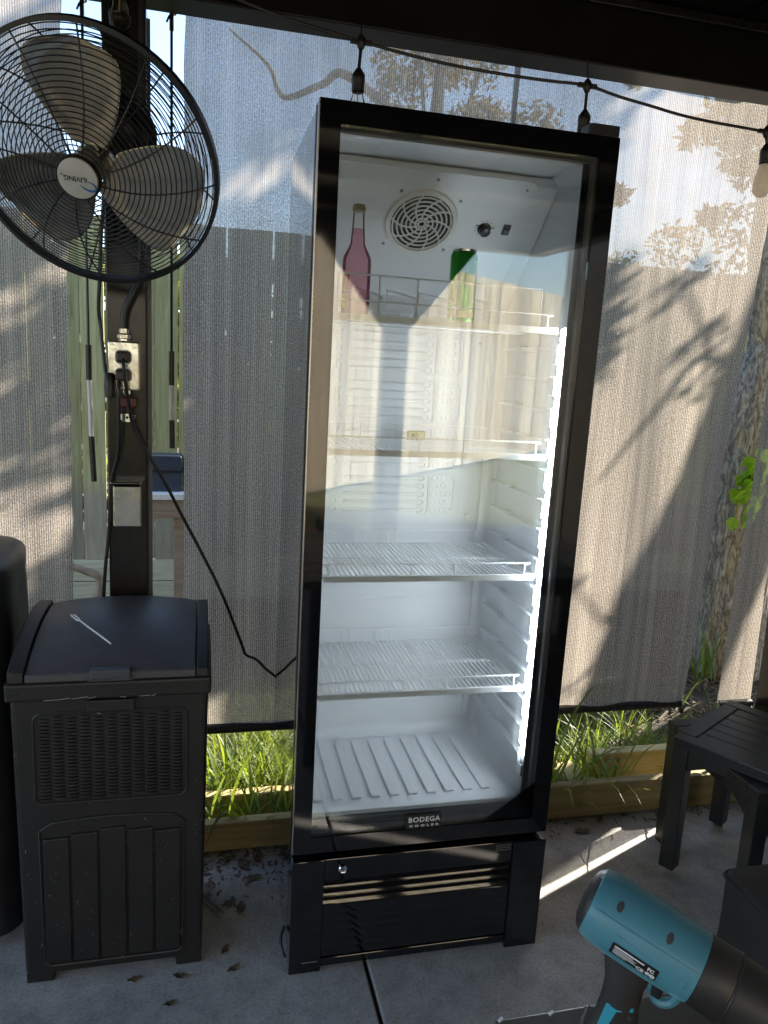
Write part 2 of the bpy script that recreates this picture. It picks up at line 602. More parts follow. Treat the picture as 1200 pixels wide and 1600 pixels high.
M['ottoman'] = specks('ottoman_fabric', (0.010, 0.009, 0.008), (0.022, 0.019, 0.016), 0.6, (0.3, 0.28, 0.25), 0.80, 90, 7, 0.35, 0.001)
M['table'] = specks('table_resin', (0.014, 0.0133, 0.0125), (0.028, 0.0265, 0.025), 0.40, (0.12, 0.11, 0.10), 0.75, 200, 7, 0.1, 0.0006)
M['bench_top'] = specks('front_table', (0.05, 0.048, 0.046), (0.075, 0.072, 0.068), 0.42, (0.2, 0.2, 0.19), 0.78, 180, 9, 0.1, 0.0005)
M['timber'] = wood('garden_timber', (0.26, 0.19, 0.075), (0.40, 0.31, 0.135), (0.52, 0.43, 0.22), 0.75, 'x', 1.2)
M['fence'] = wood('fence_board', (0.24, 0.21, 0.09), (0.42, 0.39, 0.175), (0.56, 0.53, 0.28), 0.85, 'z', 1.0, ((0.46, 0.39, 0.30), 0.72))
M['kick'] = wood('kick_board', (0.30, 0.26, 0.18), (0.46, 0.42, 0.29), (0.58, 0.54, 0.40), 0.85, 'x', 1.0)
M['fence_warm'] = wood('fence_warm', (0.30, 0.235, 0.16), (0.50, 0.42, 0.31), (0.66, 0.58, 0.45), 0.8, 'z', 1.0)
M['bench_wood'] = wood('bench_wood', (0.20, 0.14, 0.10), (0.30, 0.22, 0.16), (0.38, 0.29, 0.22), 0.8, 'x', 1.0)
M['white_paint'] = simple('white_paint', (0.72, 0.72, 0.70), (0.8, 0.8, 0.78), 0.5)
M['blue_tub'] = simple('blue_tub', (0.030, 0.040, 0.062), (0.045, 0.058, 0.085), 0.4)
M['soil'] = simple('soil', (0.030, 0.022, 0.014), (0.075, 0.056, 0.036), 0.95, nscale=12, bumps=0.8, bdist=0.02)
M['lawn'] = simple('lawn_grass', (0.13, 0.15, 0.05), (0.27, 0.25, 0.12), 0.9, nscale=9, bumps=0.8, bdist=0.02)
M['mulch'] = simple('mulch', (0.06, 0.042, 0.028), (0.19, 0.14, 0.095), 0.9, nscale=5)
M['grass'] = leafmat('grass_blade', (0.085, 0.135, 0.025), (0.18, 0.225, 0.055), 0.5, 3)
M['grass_tall'] = leafmat('tall_blade', (0.09, 0.145, 0.025), (0.19, 0.245, 0.055), 0.5, 4)
M['straw'] = leafmat('straw', (0.28, 0.24, 0.12), (0.40, 0.34, 0.18), 0.3, 4, 0.7)
M['vine'] = leafmat('vine_leaf', (0.14, 0.28, 0.03), (0.26, 0.42, 0.06), 0.45, 7)
M['leaf'] = leafmat('tree_leaf', (0.05, 0.085, 0.018), (0.12, 0.16, 0.035), 0.4, 0.9, 0.5)
M['leaf_dry'] = leafmat('tan_leaf', (0.16, 0.13, 0.05), (0.27, 0.22, 0.09), 0.4, 1.1, 0.6)
M['dead'] = simple('dead_leaf', (0.07, 0.045, 0.025), (0.17, 0.115, 0.065), 0.75, nscale=40, bumps=0.3)
M['branch'] = simple('dry_branch', (0.22, 0.16, 0.10), (0.40, 0.31, 0.22), 0.85, nscale=25, bumps=0.4)
M['siding'] = simple('siding', (0.42, 0.38, 0.32), (0.50, 0.46, 0.40), 0.7, nscale=6)
M['teal'] = specks('tool_teal', (0.070, 0.225, 0.285), (0.085, 0.255, 0.32), 0.36, (0.30, 0.40, 0.45), 0.775, 170, 12, 0.15, 0.0005)
M['tool_dark'] = specks('tool_dark', (0.020, 0.018, 0.017), (0.040, 0.036, 0.033), 0.45, (0.2, 0.19, 0.18), 0.78, 170, 10, 0.15, 0.0005)
M['teal_bright'] = simple('teal_bright', (0.03, 0.30, 0.40), (0.04, 0.34, 0.45), 0.4)
M['label_black'] = simple('label_black', (0.015, 0.015, 0.015), None, 0.35)
M['label_white'] = simple('label_white', (0.75, 0.75, 0.75), None, 0.5)
M['bottle_glass'] = glassmat('bottle_glass', (0.975, 0.98, 0.98), 1.27)
M['cap'] = simple('bottle_cap', (0.40, 0.34, 0.20), (0.5, 0.44, 0.28), 0.35, 0.8)
M['can_green'] = simple('can_green', (0.02, 0.34, 0.03), (0.06, 0.50, 0.06), 0.2, 0.45, nscale=20)
M['can_gold'] = simple('can_gold', (0.55, 0.50, 0.22), (0.62, 0.58, 0.3), 0.3, 0.7)
M['alu'] = simple('aluminium', (0.6, 0.6, 0.6), (0.7, 0.7, 0.7), 0.25, 1.0)
M['bulb'] = glassmat('bulb_glass', (0.97, 0.965, 0.955), 1.22)
M['filament'] = simple('filament', (0.55, 0.38, 0.16), None, 0.4, 0.3)
M['lcd'] = simple('lcd', (0.33, 0.30, 0.12), (0.38, 0.35, 0.15), 0.3)
M['lcd_case'] = simple('lcd_case', (0.20, 0.17, 0.07), None, 0.4)
M['red_wood'] = simple('opener_red', (0.10, 0.018, 0.014), None, 0.4)
def liquid():
    m, t, b = nt('pink_drink')
    t.nodes.remove(b)
    df = N(t, 'ShaderNodeBsdfTranslucent')
    df.inputs[0].default_value = (0.95, 0.45, 0.52, 1)
    tr = N(t, 'ShaderNodeBsdfTransparent')
    tr.inputs[0].default_value = (1.0, 0.75, 0.80, 1)
    c = N(t, 'ShaderNodeMixShader', i_0=0.86)
    t.links.new(df.outputs[0], c.inputs[1]); t.links.new(tr.outputs[0], c.inputs[2])
    t.links.new(c.outputs[0], t.nodes['Material Output'].inputs[0])
    return m
M['pink'] = liquid()
M['bulb_milky'] = leafmat('milky_glass', (0.72, 0.68, 0.60), (0.80, 0.76, 0.68), 0.5, 5, 0.2)
M['scuff'] = simple('scuffed_resin', (0.22, 0.21, 0.20), (0.42, 0.41, 0.39), 0.7, nscale=200)

# ================================================================== SETTING
# ground: one sheet to the horizon, finer near the patio
def ground():
    us = sorted(set([-400, -120, -40, -15] + [round(-8 + i * 0.2, 3) for i in range(101)] + [20, 50, 140, 400]))
    vs = sorted(set([-400, -120, -40, -15] + [round(-8 + i * 0.2, 3) for i in range(96)] + [20, 50, 140, 400]))
    V, Fc = [], []
    for v in vs:
        for u in us:
            z = -0.035
            if -6 < u < 12 and 0.8 < v < 11:
                z += 0.03 + 0.035 * noise.noise(Vector((u * 1.3, v * 1.3, 0))) + 0.012 * noise.noise(Vector((u * 6, v * 6, 3)))
            V.append((u, v, z))
    n = len(us)
    for j in range(len(vs) - 1):
        for i in range(n - 1):
            Fc.append((j * n + i, j * n + i + 1, (j + 1) * n + i + 1, (j + 1) * n + i))
    m = MB(); m.add(V, Fc)
    return struct(m.build('ground', M['soil'], smooth=True, angle=0))
ground()
slab_cuts = [-2.9, -1.35, 0.19, 1.74, 3.0]
for i in range(4):
    a, b = slab_cuts[i] + 0.005, slab_cuts[i + 1] - 0.005
    struct(MB().box(a, b, -4.6, 0.535, -0.1, 0.0).build('patio_slab', M['concrete'], bevel=0.004))
struct(MB().box(-2.9, 3.0, -4.6, 0.53, -0.095, -0.012).build('patio_base', M['soil']))

lw = MB(); lw.add([(-60, -60, -0.02), (60, -60, -0.02), (60, -4.62, -0.02), (-60, -4.62, -0.02)], [(0, 1, 2, 3)])
struct(lw.build('lawn', M['lawn']))
# ------------------------------------------------------------------ gazebo
gz = tag(empty('gazebo', (0, 0, 0)), 'dark bronze metal gazebo with flat roof, beams and square posts over the patio', 'gazebo')
def post(x0, x1, y0, y1, z1=2.24):
    p = MB().box(x0, x1, y0, y1, 0.0, z1).build('post', M['bronze'], gz, bevel=0.004)
    return p
post(-0.438, -0.342, 0.42, 0.515)
MB().box(-0.45, -0.33, 0.408, 0.527, 0.0, 0.012).build('base_plate', M['bronze'], gz, bevel=0.002)
MB().box(-0.3415, -0.333, 0.44, 0.452, 0.02, 2.2).build('post_edge_line', M['trim_grey'], gz)  # grey strip added to draw the post's thin right edge
post(1.737, 1.797, 0.545, 0.605, 2.26)
post(1.906, 1.966, 0.60, 0.65, 2.36)  # unseen slender post added to split the sun into floor streaks
post(1.08, 1.26, -4.09, -3.95)
post(-2.2, -2.08, 0.42, 0.515)
post(-2.2, -2.08, -4.09, -3.95)
# knee braces of the far post
for s, x in ((-1, 1.08), (1, 1.26)):
    MB().prism([(x, 1.62), (x, 2.24), (x + s * 0.50, 2.24)], 0.08, (0, -4.06, 0)).build('knee_brace', M['bronze'], gz, bevel=0.003)
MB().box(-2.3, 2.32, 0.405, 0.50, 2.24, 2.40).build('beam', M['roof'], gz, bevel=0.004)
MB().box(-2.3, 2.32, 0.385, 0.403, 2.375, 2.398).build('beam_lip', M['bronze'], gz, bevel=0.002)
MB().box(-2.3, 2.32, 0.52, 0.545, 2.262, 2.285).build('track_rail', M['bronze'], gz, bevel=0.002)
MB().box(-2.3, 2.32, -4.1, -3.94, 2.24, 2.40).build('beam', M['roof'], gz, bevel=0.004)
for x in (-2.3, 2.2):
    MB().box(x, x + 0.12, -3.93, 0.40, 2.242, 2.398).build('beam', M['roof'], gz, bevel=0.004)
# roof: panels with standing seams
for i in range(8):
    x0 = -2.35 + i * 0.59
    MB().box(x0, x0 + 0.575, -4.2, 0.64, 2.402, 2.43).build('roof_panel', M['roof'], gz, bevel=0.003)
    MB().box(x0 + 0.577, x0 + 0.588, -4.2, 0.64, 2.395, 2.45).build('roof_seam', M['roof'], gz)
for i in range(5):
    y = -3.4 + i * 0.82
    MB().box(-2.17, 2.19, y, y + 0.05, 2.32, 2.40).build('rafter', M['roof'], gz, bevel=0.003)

# ------------------------------------------------------------------ shade screens
def screen(x0, x1, v, zb, zt, label, x1t=None, x0t=None, sag=0.012, rag=0.004, rod=True, endcap=None, seed=0):
    root = tag(empty('shade_screen', (0, v, 0)), label, 'shade screen', 'roll-up shade screens along the patio edge')
    nx, nz = max(6, int((x1 - x0) / 0.04)), 56
    V, Fc = [], []
    for j in range(nz + 1):
        z = zb + (zt - zb) * j / nz
        for i in range(nx + 1):
            k = (1 - j / nz)
            xa = x0 + ((x0t if x0t is not None else x0) - x0) * (1 - k)
            xb = x1 + ((x1t if x1t is not None else x1) - x1) * (1 - k)
            x = xa + (xb - xa) * i / nx
            y = sag * noise.noise(Vector((x * 5 + seed, z * 0.9, seed))) * 2 + 0.004 * math.sin(x * 21 + seed) * k
            xx = x
            if rag and i in (0, nx):
                xx += rag * noise.noise(Vector((seed, z * 9, 1.7)))
            V.append((xx, y, z))
    for j in range(nz):
        for i in range(nx):
            a = j * (nx + 1) + i
            Fc.append((a, a + 1, a + nx + 2, a + nx + 1))
    m = MB(); m.add(V, Fc)
    m.build('fabric', M['cloth'], root, smooth=True, angle=0)
    if rod:
        # fabric pocket with the rod inside
        o = MB().tube([(x0 + 0.004, 0, zb - 0.011), (x1 - 0.004, 0, zb - 0.011)], 0.0155, 14).build('bottom_rod', M['hem'], root, smooth=True)
        for e in (x0 - 0.008, x1 + 0.008):
            s = 1 if e > x1 else -1
            c = MB().tube([(e - s * 0.014, 0, zb - 0.011), (e - s * 0.004, 0, zb - 0.011)], 0.0125, 12).build('end_cap', M['chrome'], o, smooth=True)
        MB().box(x1 + 0.001, x1 + 0.011, -0.006, 0.006, zb - 0.05, zb - 0.027).build('cord_clip', M['rubber'], o)
    MB().tube([(x0 + 0.002, 0.012, zt + 0.015), (x1 - 0.002, 0.012, zt + 0.015)], 0.026, 14).build('roller_tube', M['bronze'], root, smooth=True)
    return root
screen(-1.95, -0.556, 0.62, 0.335, 2.34, 'shade screen at the far left edge, behind the fan and bin', sag=0.006, rag=0.012, seed=3)
screen(-0.259, 0.66, 0.62, 0.345, 2.34, 'middle shade screen hanging between the power post and the fridge', seed=11)
screen(0.645, 1.452, 0.632, 0.335, 2.34, 'sunlit shade screen just right of the fridge, with leaf shadows', x1t=1.56, seed=19)
screen(1.592, 1.73, 0.62, 0.325, 2.34, 'narrow shade screen at the far right beyond the tree trunk gap', x0t=1.64, seed=29)
pp = tag(empty('sun_block_panel', (1.99, 0.61, 0)), 'solid board panel added out of view on the right to block leaking sun', 'panel')  # unseen boards added to stop sun leaking onto the slab
for i in range(5):
    MB().box(i * 0.153, i * 0.153 + 0.1515, 0.0, 0.018, 0.02, 2.39).build('board', M['fence'], pp, bevel=0.002)
for z in (0.3, 1.2, 2.1):
    MB().box(0.0, 0.765, 0.0185, 0.05, z, z + 0.09).build('rail', M['fence'], pp, bevel=0.002)

# crank wands that hang in the gaps beside the post
def wand(x, ztop, zs, zt, zend, tilt, label):
    r = tag(empty('crank_wand', (x, 0.575, 0)), label, 'crank wand', 'crank wands hanging beside the power post')
    c = Vector((0, 0, ztop + 0.012))
    MB().tube([(0, 0, ztop + 0.09), (0, 0, ztop + 0.035)], 0.005, 8).build('gear_shaft', M['rubber'], r, smooth=True)
    MB().tube(smoothpath([(0, 0, ztop + 0.036), (0.011, 0, ztop + 0.024), (0.009, 0, ztop + 0.008), (-0.004, 0, ztop + 0.004), (-0.012, 0, ztop - 0.012)], 6), 0.0028, 8).build('hook', M['chrome'], r, smooth=True)
    MB().tube([(0, 0, ztop + 0.012), (0, 0, ztop - 0.03)], 0.0055, 8).build('hook_collar', M['rubber'], r, smooth=True)
    MB().tube([(0, 0, ztop - 0.03), (0, 0, zs)], 0.0036, 8).build('rod', M['satin_black'], r, smooth=True)
    MB().tube([(0, 0, zs), (0, 0, zt)], 0.0075, 10).build('grip', M['rubber'], r, smooth=True)
    e = Vector((tilt * 0.4, 0, zt - (zt - zend) * 0.55))
    MB().tube([(0, 0, zt), e], 0.006, 10).build('handle_tube', M['white_paint'], r, smooth=True)
    MB().tube([e, (tilt, 0, zend)], 0.0075, 10).build('end_grip', M['rubber'], r, smooth=True)
wand(-0.499, 2.26, 1.455, 1.365, 1.095, 0.008, 'crank wand hanging left of the power post')
wand(-0.290, 2.262, 1.45, 1.36, 1.19, 0.002, 'crank wand hanging right of the power post')

# ------------------------------------------------------------------ back fence
def make_fence(name, label, x0, x1, y, pitch, width, h, mat, loc, rot=0, kick=True, phase=0.0, post_every=2.4, rail_side=1):
    root = tag(empty(name, loc, (0, 0, rot)), label, 'fence')
    zb = 0.265 if kick else 0.03
    c = 0.004
    proto = []
    for k in range(3):
        poly = [(-width / 2, zb), (width / 2, zb), (width / 2, h - c), (width / 2 - c, h), (-width / 2 + c, h), (-width / 2, h - c)]
        b = MB().prism(poly, 0.016, (0, 0, 0)).build('board', mat, root, bevel=0.002)
        proto.append(b)
    n = int((x1 - x0) / pitch)
    for i in range(n):
        x = x0 + phase + (i + 0.5) * pitch
        src = proto[i % 3]
        o = src if i < 3 else share('board', src, root)
        o.location = (x + random.uniform(-0.003, 0.003), y + random.uniform(-0.003, 0.003), random.uniform(-0.006, 0.0))
        o.rotation_euler = (random.uniform(-0.004, 0.004), random.uniform(-0.0035, 0.0035), random.uniform(-0.02, 0.02))
    for z in (0.55, 1.2, h - 0.25):
        MB().box(x0, x1, y + 0.022 * rail_side, y + (0.022 + 0.038) * rail_side, z, z + 0.088).build('rail', mat, root, bevel=0.003)
    if kick:
        for (z0, z1) in ((0.005, 0.128), (0.133, 0.258)):
            L = 2.4
            x = x0
            while x < x1:
                MB().box(x, min(x + L - 0.006, x1), y - 0.018, y + 0.02, z0, z1).build('kick_board', M['kick'], root, bevel=0.004)
                x += L
    x = x0 + 0.4
    while x < x1:
        MB().box(x, x + 0.09, y + 0.062 * rail_side, y + (0.062 + 0.09) * rail_side, 0, h - 0.05).build('fence_post', mat, root, bevel=0.004)
        x += post_every
    return root
PITCH = 0.1315
make_fence('board_fence', 'tall weathered wood board fence across the yard behind the screens', -4.0, 8.6, 0.0, PITCH, 0.1255, 2.18, M['fence'], (0, 3.0, 0), phase=-0.026)
# sunlit fence behind the photographer, seen mirrored in the glass door
make_fence('board_fence', 'sunlit warm wood fence mirrored in the glass door of the fridge', -4.2, 4.2, 0.0, 0.147, 0.14, 2.5, M['fence_warm'], (2.4, -7.4, 0), rot=PI - R(42), kick=False, rail_side=1)

make_fence('board_fence', 'warm wood fence behind the photographer, mirrored on the power post', -7.2, -0.9, 0.0, 0.147, 0.14, 2.3, M['fence_warm'], (0, -5.7, 0), rot=0.0, kick=False, rail_side=-1)

# unseen wall added on the right to keep direct sun off the patio
hw = tag(empty('sun_block_wall', (2.75, 0, 0)), 'plain lap-sided wall added out of view on the right to block the sun', 'wall')
for i in range(20):
    MB().prism([(0.012, 0.0), (0.03, 0.0), (0.03, 0.16), (0.022, 0.16)], 5.18, (0, -4.6, 0.02 + i * 0.158), ((1, 0, 0), (0, 0, 1), (0, 1, 0))).build('siding_board', M['siding'], hw)
MB().box(0.032, 0.16, -4.6, 0.58, 0, 3.19).build('wall_core', M['siding'], hw)

# ------------------------------------------------------------------ garden timbers
def timber(x0, x1, y0, y1, z0, z1, label, rz=0.0):
    o = MB().box(0, x1 - x0, 0, y1 - y0, 0, z1 - z0).build('garden_timber', M['timber'], None, bevel=0.006)
    o.location = (x0, y0, z0)
    o.rotation_euler = (0, 0, rz)
    tag(o, label, 'timber', 'landscape timbers edging the bed')
    return o
timber(-1.6, 0.66, 0.497, 0.535, 0.002, 0.092, 'front bed timber lying between the bin and the fridge')
timber(0.664, 2.55, 0.497, 0.535, 0.002, 0.118, 'front bed timber running right of the fridge under the side tables')
timber(-1.5, 0.72, 0.665, 0.703, -0.02, 0.083, 'rear bed timber behind the grass left of the fridge')
timber(0.724, 1.02, 0.672, 0.71, -0.02, 0.107, 'short rear timber at the foot of the right screen')
timber(1.16, 2.5, 0.69, 0.735, -0.02, 0.115, 'sunlit rear timber glowing yellow behind the table legs')
timber(1.03, 1.13, 0.545, 0.70, -0.01, 0.085, 'short timber block bridging the two bed timbers', 0.25)

# ------------------------------------------------------------------ leaning tree with vine
def trunk_mesh(path, rad, seg=56, rows=150, amp=0.018, seed=0.0):
    pts = smoothpath(path, 12)
    # resample by arc length
    L = [0]
    for a, b in zip(pts, pts[1:]):
        L.append(L[-1] + (b - a).length)
    V, Fc = [], []
    for j in range(rows):
        s = L[-1] * j / (rows - 1)
        k = 0
        while k < len(L) - 2 and L[k + 1] < s:
            k += 1
        f = (s - L[k]) / max(1e-6, L[k + 1] - L[k])
        p = pts[k].lerp(pts[k + 1], f)
        t = (pts[k + 1] - pts[k]).normalized()
        a = t.cross(Vector((0, 1, 0))).normalized()
        b = t.cross(a)
        q = s / L[-1]
        r = np.interp(q, [x for x, _ in rad], [y for _, y in rad])
        for i in range(seg):
            th = 2 * PI * i / seg
            d = a * math.cos(th) + b * math.sin(th)
            nv = Vector((math.cos(th) * 5.2, math.sin(th) * 5.2, s * 4.0 + seed))
            ridge = abs(noise.noise(nv)) * 1.7
            ridge = min(1.0, ridge * 1.5) + 0.35 * noise.noise(nv * 3.1)
            lump = noise.noise(Vector((math.cos(th) * 1.1, math.sin(th) * 1.1, s * 0.9 + seed)))
            V.append(p + d * (r * (1 + 0.10 * lump) + amp * (ridge - 0.5) * min(1, r / 0.1)))
    for j in range(rows - 1):
        for i in range(seg):
            l = (i + 1) % seg
            Fc.append((j * seg + i, j * seg + l, (j + 1) * seg + l, (j + 1) * seg + i))
    m = MB(); m.add(V, Fc)
    return m
def leaf_cloud(centers, n, size, squash=0.8):
    """small folded leaves scattered in clumps; returns an MB"""
    V, Fc = [], []
    tot = sum(c[1] ** 2 for c in centers)
    for (c, r) in centers:
        k = int(n * r * r / tot)
        d = rng.normal(size=(k, 3))
        d /= np.linalg.norm(d, axis=1)[:, None] + 1e-9
        rr = r * rng.uniform(0.25, 1.0, k) ** 0.55
        P = np.array(c) + d * rr[:, None] * np.array([1, 1, squash])
        A = rng.normal(size=(k, 3)); A /= np.linalg.norm(A, axis=1)[:, None]
        B = rng.normal(size=(k, 3)); B -= A * (A * B).sum(1)[:, None]; B /= np.linalg.norm(B, axis=1)[:, None]
        S = size * rng.uniform(0.6, 1.4, k)
        for p, a, b, s in zip(P, A, B, S):
            i = len(V)
            u = np.cross(a, b) * s * 0.16
            V += [tuple(p - a * s), tuple(p + b * s * 0.42 + u), tuple(p + a * s), tuple(p - b * s * 0.42 + u)]
            Fc += [(i, i + 1, i + 2), (i, i + 2, i + 3)]
    m = MB(); m.v, m.f = V, Fc
    return m
tr = tag(empty('yard_tree', (0, 0, 0)), 'rough barked tree seen in the gap between the two right screens', 'tree')
TP = [(2.44, 1.68, -0.08), (2.43, 1.68, 0.35), (2.42, 1.67, 0.9), (2.45, 1.66, 1.3), (2.53, 1.66, 1.65), (2.56, 1.66, 2.0), (2.6, 1.68, 2.6), (2.66, 1.7, 3.3), (2.62, 1.7, 4.1)]
trunk_mesh(TP, [(0, 0.215), (0.07, 0.18), (0.3, 0.165), (0.42, 0.14), (0.6, 0.10), (1, 0.04)], rows=210).build('trunk', M['bark'], tr, smooth=True, angle=0)
trunk_mesh([(2.50, 1.665, 1.40), (2.41, 1.66, 1.75), (2.37, 1.66, 2.1), (2.36, 1.68, 2.6), (2.3, 1.7, 3.2)], [(0, 0.06), (0.3, 0.08), (0.6, 0.06), (1, 0.025)], 28, 70, 0.010, 9.0).build('limb', M['bark'], tr, smooth=True, angle=0)
def twig(path, r0, r1, par):
    pts = smoothpath(path, 6)
    n = len(pts)
    MB().tube(pts, [r0 + (r1 - r0) * i / (n - 1) for i in range(n)], 7).build('branch', M['bark'], par, smooth=True)
twig([(2.62, 1.68, 2.7), (2.85, 1.7, 3.0), (3.05, 1.7, 3.5)], 0.03, 0.008, tr)
twig([(2.36, 1.68, 2.6), (2.1, 1.7, 2.9), (1.8, 1.72, 3.4)], 0.025, 0.006, tr)
cc = []
for i in range(34):
    z = random.uniform(2.55, 4.1)
    cc.append(((2.62 + random.uniform(-0.36, 0.42), 1.72 + random.uniform(-0.12, 0.12), z), random.uniform(0.15, 0.24)))
for q in [(2.3, 1.72, 3.08, .2), (2.22, 1.7, 3.3, .18), (2.35, 1.72, 2.9, .14), (1.62, 1.7, 2.75, .07), (1.80, 1.72, 3.0, .10), (1.95, 1.7, 2.55, .08), (1.55, 1.72, 3.25, .13), (1.75, 1.72, 3.5, .16), (1.45, 1.72, 3.65, .16), (1.9, 1.72, 3.85, .2), (1.6, 1.7, 2.25, .06), (2.0, 1.7, 3.3, .16), (2.08, 1.7, 2.2, .06)]:
    cc.append((q[:3], q[3]))
leaf_cloud(cc, 15000, 0.038).build('crown', M['leaf'], tr, fix=False)
t2 = tag(empty('leaning_tree', (2.86, 1.6, 0)), 'leaning tree outside the right screens that throws its trunk shadow on them', 'tree')
trunk_mesh([(0, 0, -0.08), (0.2, 0, 0.6), (0.42, 0, 1.25), (0.69, 0, 2.06), (0.82, 0, 2.5), (1.10, 0, 3.36), (1.4, 0, 4.3), (1.7, 0, 5.3)], [(0, 0.16), (0.12, 0.135), (0.7, 0.12), (1, 0.05)], 40, 120, 0.012, 4.0).build('trunk', M['bark'], t2, smooth=True, angle=0)
twig([(0.92, 0, 2.85), (0.80, 0.01, 3.05), (0.64, 0, 3.04), (0.50, 0, 2.85), (0.36, 0, 2.66)], 0.016, 0.004, t2)
twig([(0.70, 0, 3.05), (0.60, 0, 3.22), (0.52, 0, 3.30)], 0.008, 0.003, t2)
twig([(0.62, 0, 1.9), (0.52, 0, 2.15), (0.40, 0, 2.22), (0.28, 0, 2.3)], 0.010, 0.003, t2)
twig([(1.1, 0, 3.4), (0.95, 0, 3.7), (0.8, 0, 4.0)], 0.02, 0.006, t2)
c2 = [((0.56, 0, 3.28), 0.055), ((0.66, 0, 3.10), 0.06), ((0.72, 0.02, 3.0), 0.05), ((0.30, 0, 2.3), 0.03), ((0.45, 0.02, 2.02), 0.05), ((0.60, 0, 1.86), 0.05), ((0.52, 0, 1.78), 0.035), ((1.5, 0, 4.6), 0.3), ((1.7, 0.1, 5.2), 0.4), ((1.3, 0.1, 5.0), 0.3)]
leaf_cloud(c2, 4200, 0.019).build('crown', M['leaf'], t2, fix=False)
# vine leaves on the trunk
vn = tag(empty('climbing_vine', (2.215, 1.45, 1.0)), 'bright green vine climbing the bark of the right tree trunk', 'vine')
MB().tube(smoothpath([(0.03, 0.02, -0.22), (0.02, 0.0, -0.1), (0.05, 0.01, 0.06), (0.08, 0.01, 0.18)], 6), 0.004, 6).build('stem', M['branch'], vn, smooth=True)
hl = [(0, 0), (0.28, 0.12), (0.48, 0.42), (0.42, 0.68), (0.22, 0.78), (0, 1.05), (-0.22, 0.78), (-0.42, 0.68), (-0.48, 0.42), (-0.28, 0.12)]
lm = MB()
lm.add([(x, -0.06 * abs(x) * 2 + 0.08 * y * y * 0.5, y) for x, y in hl] + [(0, 0.02, 0.45)], [(i, (i + 1) % 10, 10) for i in range(10)])
vsrc = None
for i in range(44):
    t = random.random()
    s = random.uniform(0.045, 0.085)
    loc = (0.02 + 0.06 * t + random.uniform(-0.045, 0.045), -0.03 + random.uniform(-0.03, 0.02), -0.17 + 0.34 * t)
    rot = (random.uniform(-0.7, 0.5) - 0.3, random.uniform(2.0, 4.4), random.uniform(-0.7, 0.7))
    if vsrc is None:
        vsrc = lm.build('leaf', M['vine'], vn, fix=False)
        vsrc.location, vsrc.rotation_euler, vsrc.scale = loc, rot, (s, s, s)
    else:
        share('leaf', vsrc, vn, loc, rot, (s, s, s))

# trees beyond the fence
def bg_tree(x, y, h, r, nleaf, label, mat, seed, leafsize=0.07, low=0.35, bare=None):
    random.seed(seed)
    t = tag(empty('yard_tree', (x, y, 0)), label, 'tree', 'trees beyond the fence')
    MB().tube(smoothpath([(0, 0, -0.1), (0.06, 0, h * 0.3), (-0.05, 0.05, h * 0.6), (0.02, 0, h * 0.9)], 6), [0.13 - 0.1 * i / 18 for i in range(19)], 10).build('trunk', M['bark'], t, smooth=True)
    cs = []
    for i in range(22):
        a, q = random.uniform(0, 2 * PI), random.uniform(0.2, 1) * r
        c = Vector((math.cos(a) * q, math.sin(a) * q, h * random.uniform(low, 1.0)))
        cs.append((tuple(c), random.uniform(0.22, 0.42) * r))
        if i % 2 == 0:
            MB().tube(smoothpath([(0, 0, c.z * 0.55), c * 0.5 + Vector((0, 0, c.z * 0.3)), c], 5), [0.035 - 0.028 * k / 10 for k in range(11)], 6).build('limb', M['bark'], t, smooth=True)
    leaf_cloud(cs, nleaf, leafsize).build('crown', mat, t, fix=False)
    if bare:
        for pth in bare:
            pts = smoothpath(pth, 6)
            MB().tube(pts, [0.05 - 0.04 * i / (len(pts) - 1) for i in range(len(pts))], 7).build('bare_limb', M['bark'], t, smooth=True)
    random.seed(seed + 100)
bg_tree(2.0, 6.0, 5.6, 0.95, 8000, 'tan leaved tree beyond the fence, behind the top of the fridge', M['leaf_dry'], 5, 0.038, 0.5,
        [[(-0.1, 0, 3.6), (-0.9, 0, 4.1), (-1.15, 0, 4.0), (-1.5, 0, 3.85), (-1.65, 0, 4.1), (-2.0, 0, 4.35)]])
bg_tree(4.9, 4.6, 3.0, 1.1, 8000, 'low leafy tree beyond the fence, behind the right sunlit screen', M['leaf_dry'], 8, 0.038, 0.3)
bg_tree(3.75, 4.9, 2.5, 0.85, 6500, 'shrubby tree peeking over the fence right of the fridge', M['leaf'], 15, 0.036, 0.35)
bg_tree(6.3, 5.4, 4.6, 0.9, 3000, 'taller tree beyond the fence at the far right edge', M['leaf'], 21, 0.065, 0.4)
random.seed(99)
hd_ = tag(empty('hedge', (0, 4.6, 0)), 'yellow green hedge glimpsed through the gaps of the back fence', 'hedge')
leaf_cloud([((-4.2 + 0.45 * i + random.uniform(-0.1, 0.1), random.uniform(-0.25, 0.25), z), 0.42) for i in range(20) for z in (0.4, 1.0, 1.5, 1.9)], 15000, 0.07).build('foliage', leafmat('hedge_leaf', (0.13, 0.15, 0.03), (0.24, 0.25, 0.06), 0.4, 1.2), hd_, fix=False)
for i in range(6):
    MB().tube([(-4.0 + 1.6 * i, 0, -0.05), (-3.95 + 1.6 * i, 0.03, 1.3)], [0.03, 0.012], 7).build('stem', M['bark'], hd_, smooth=True)

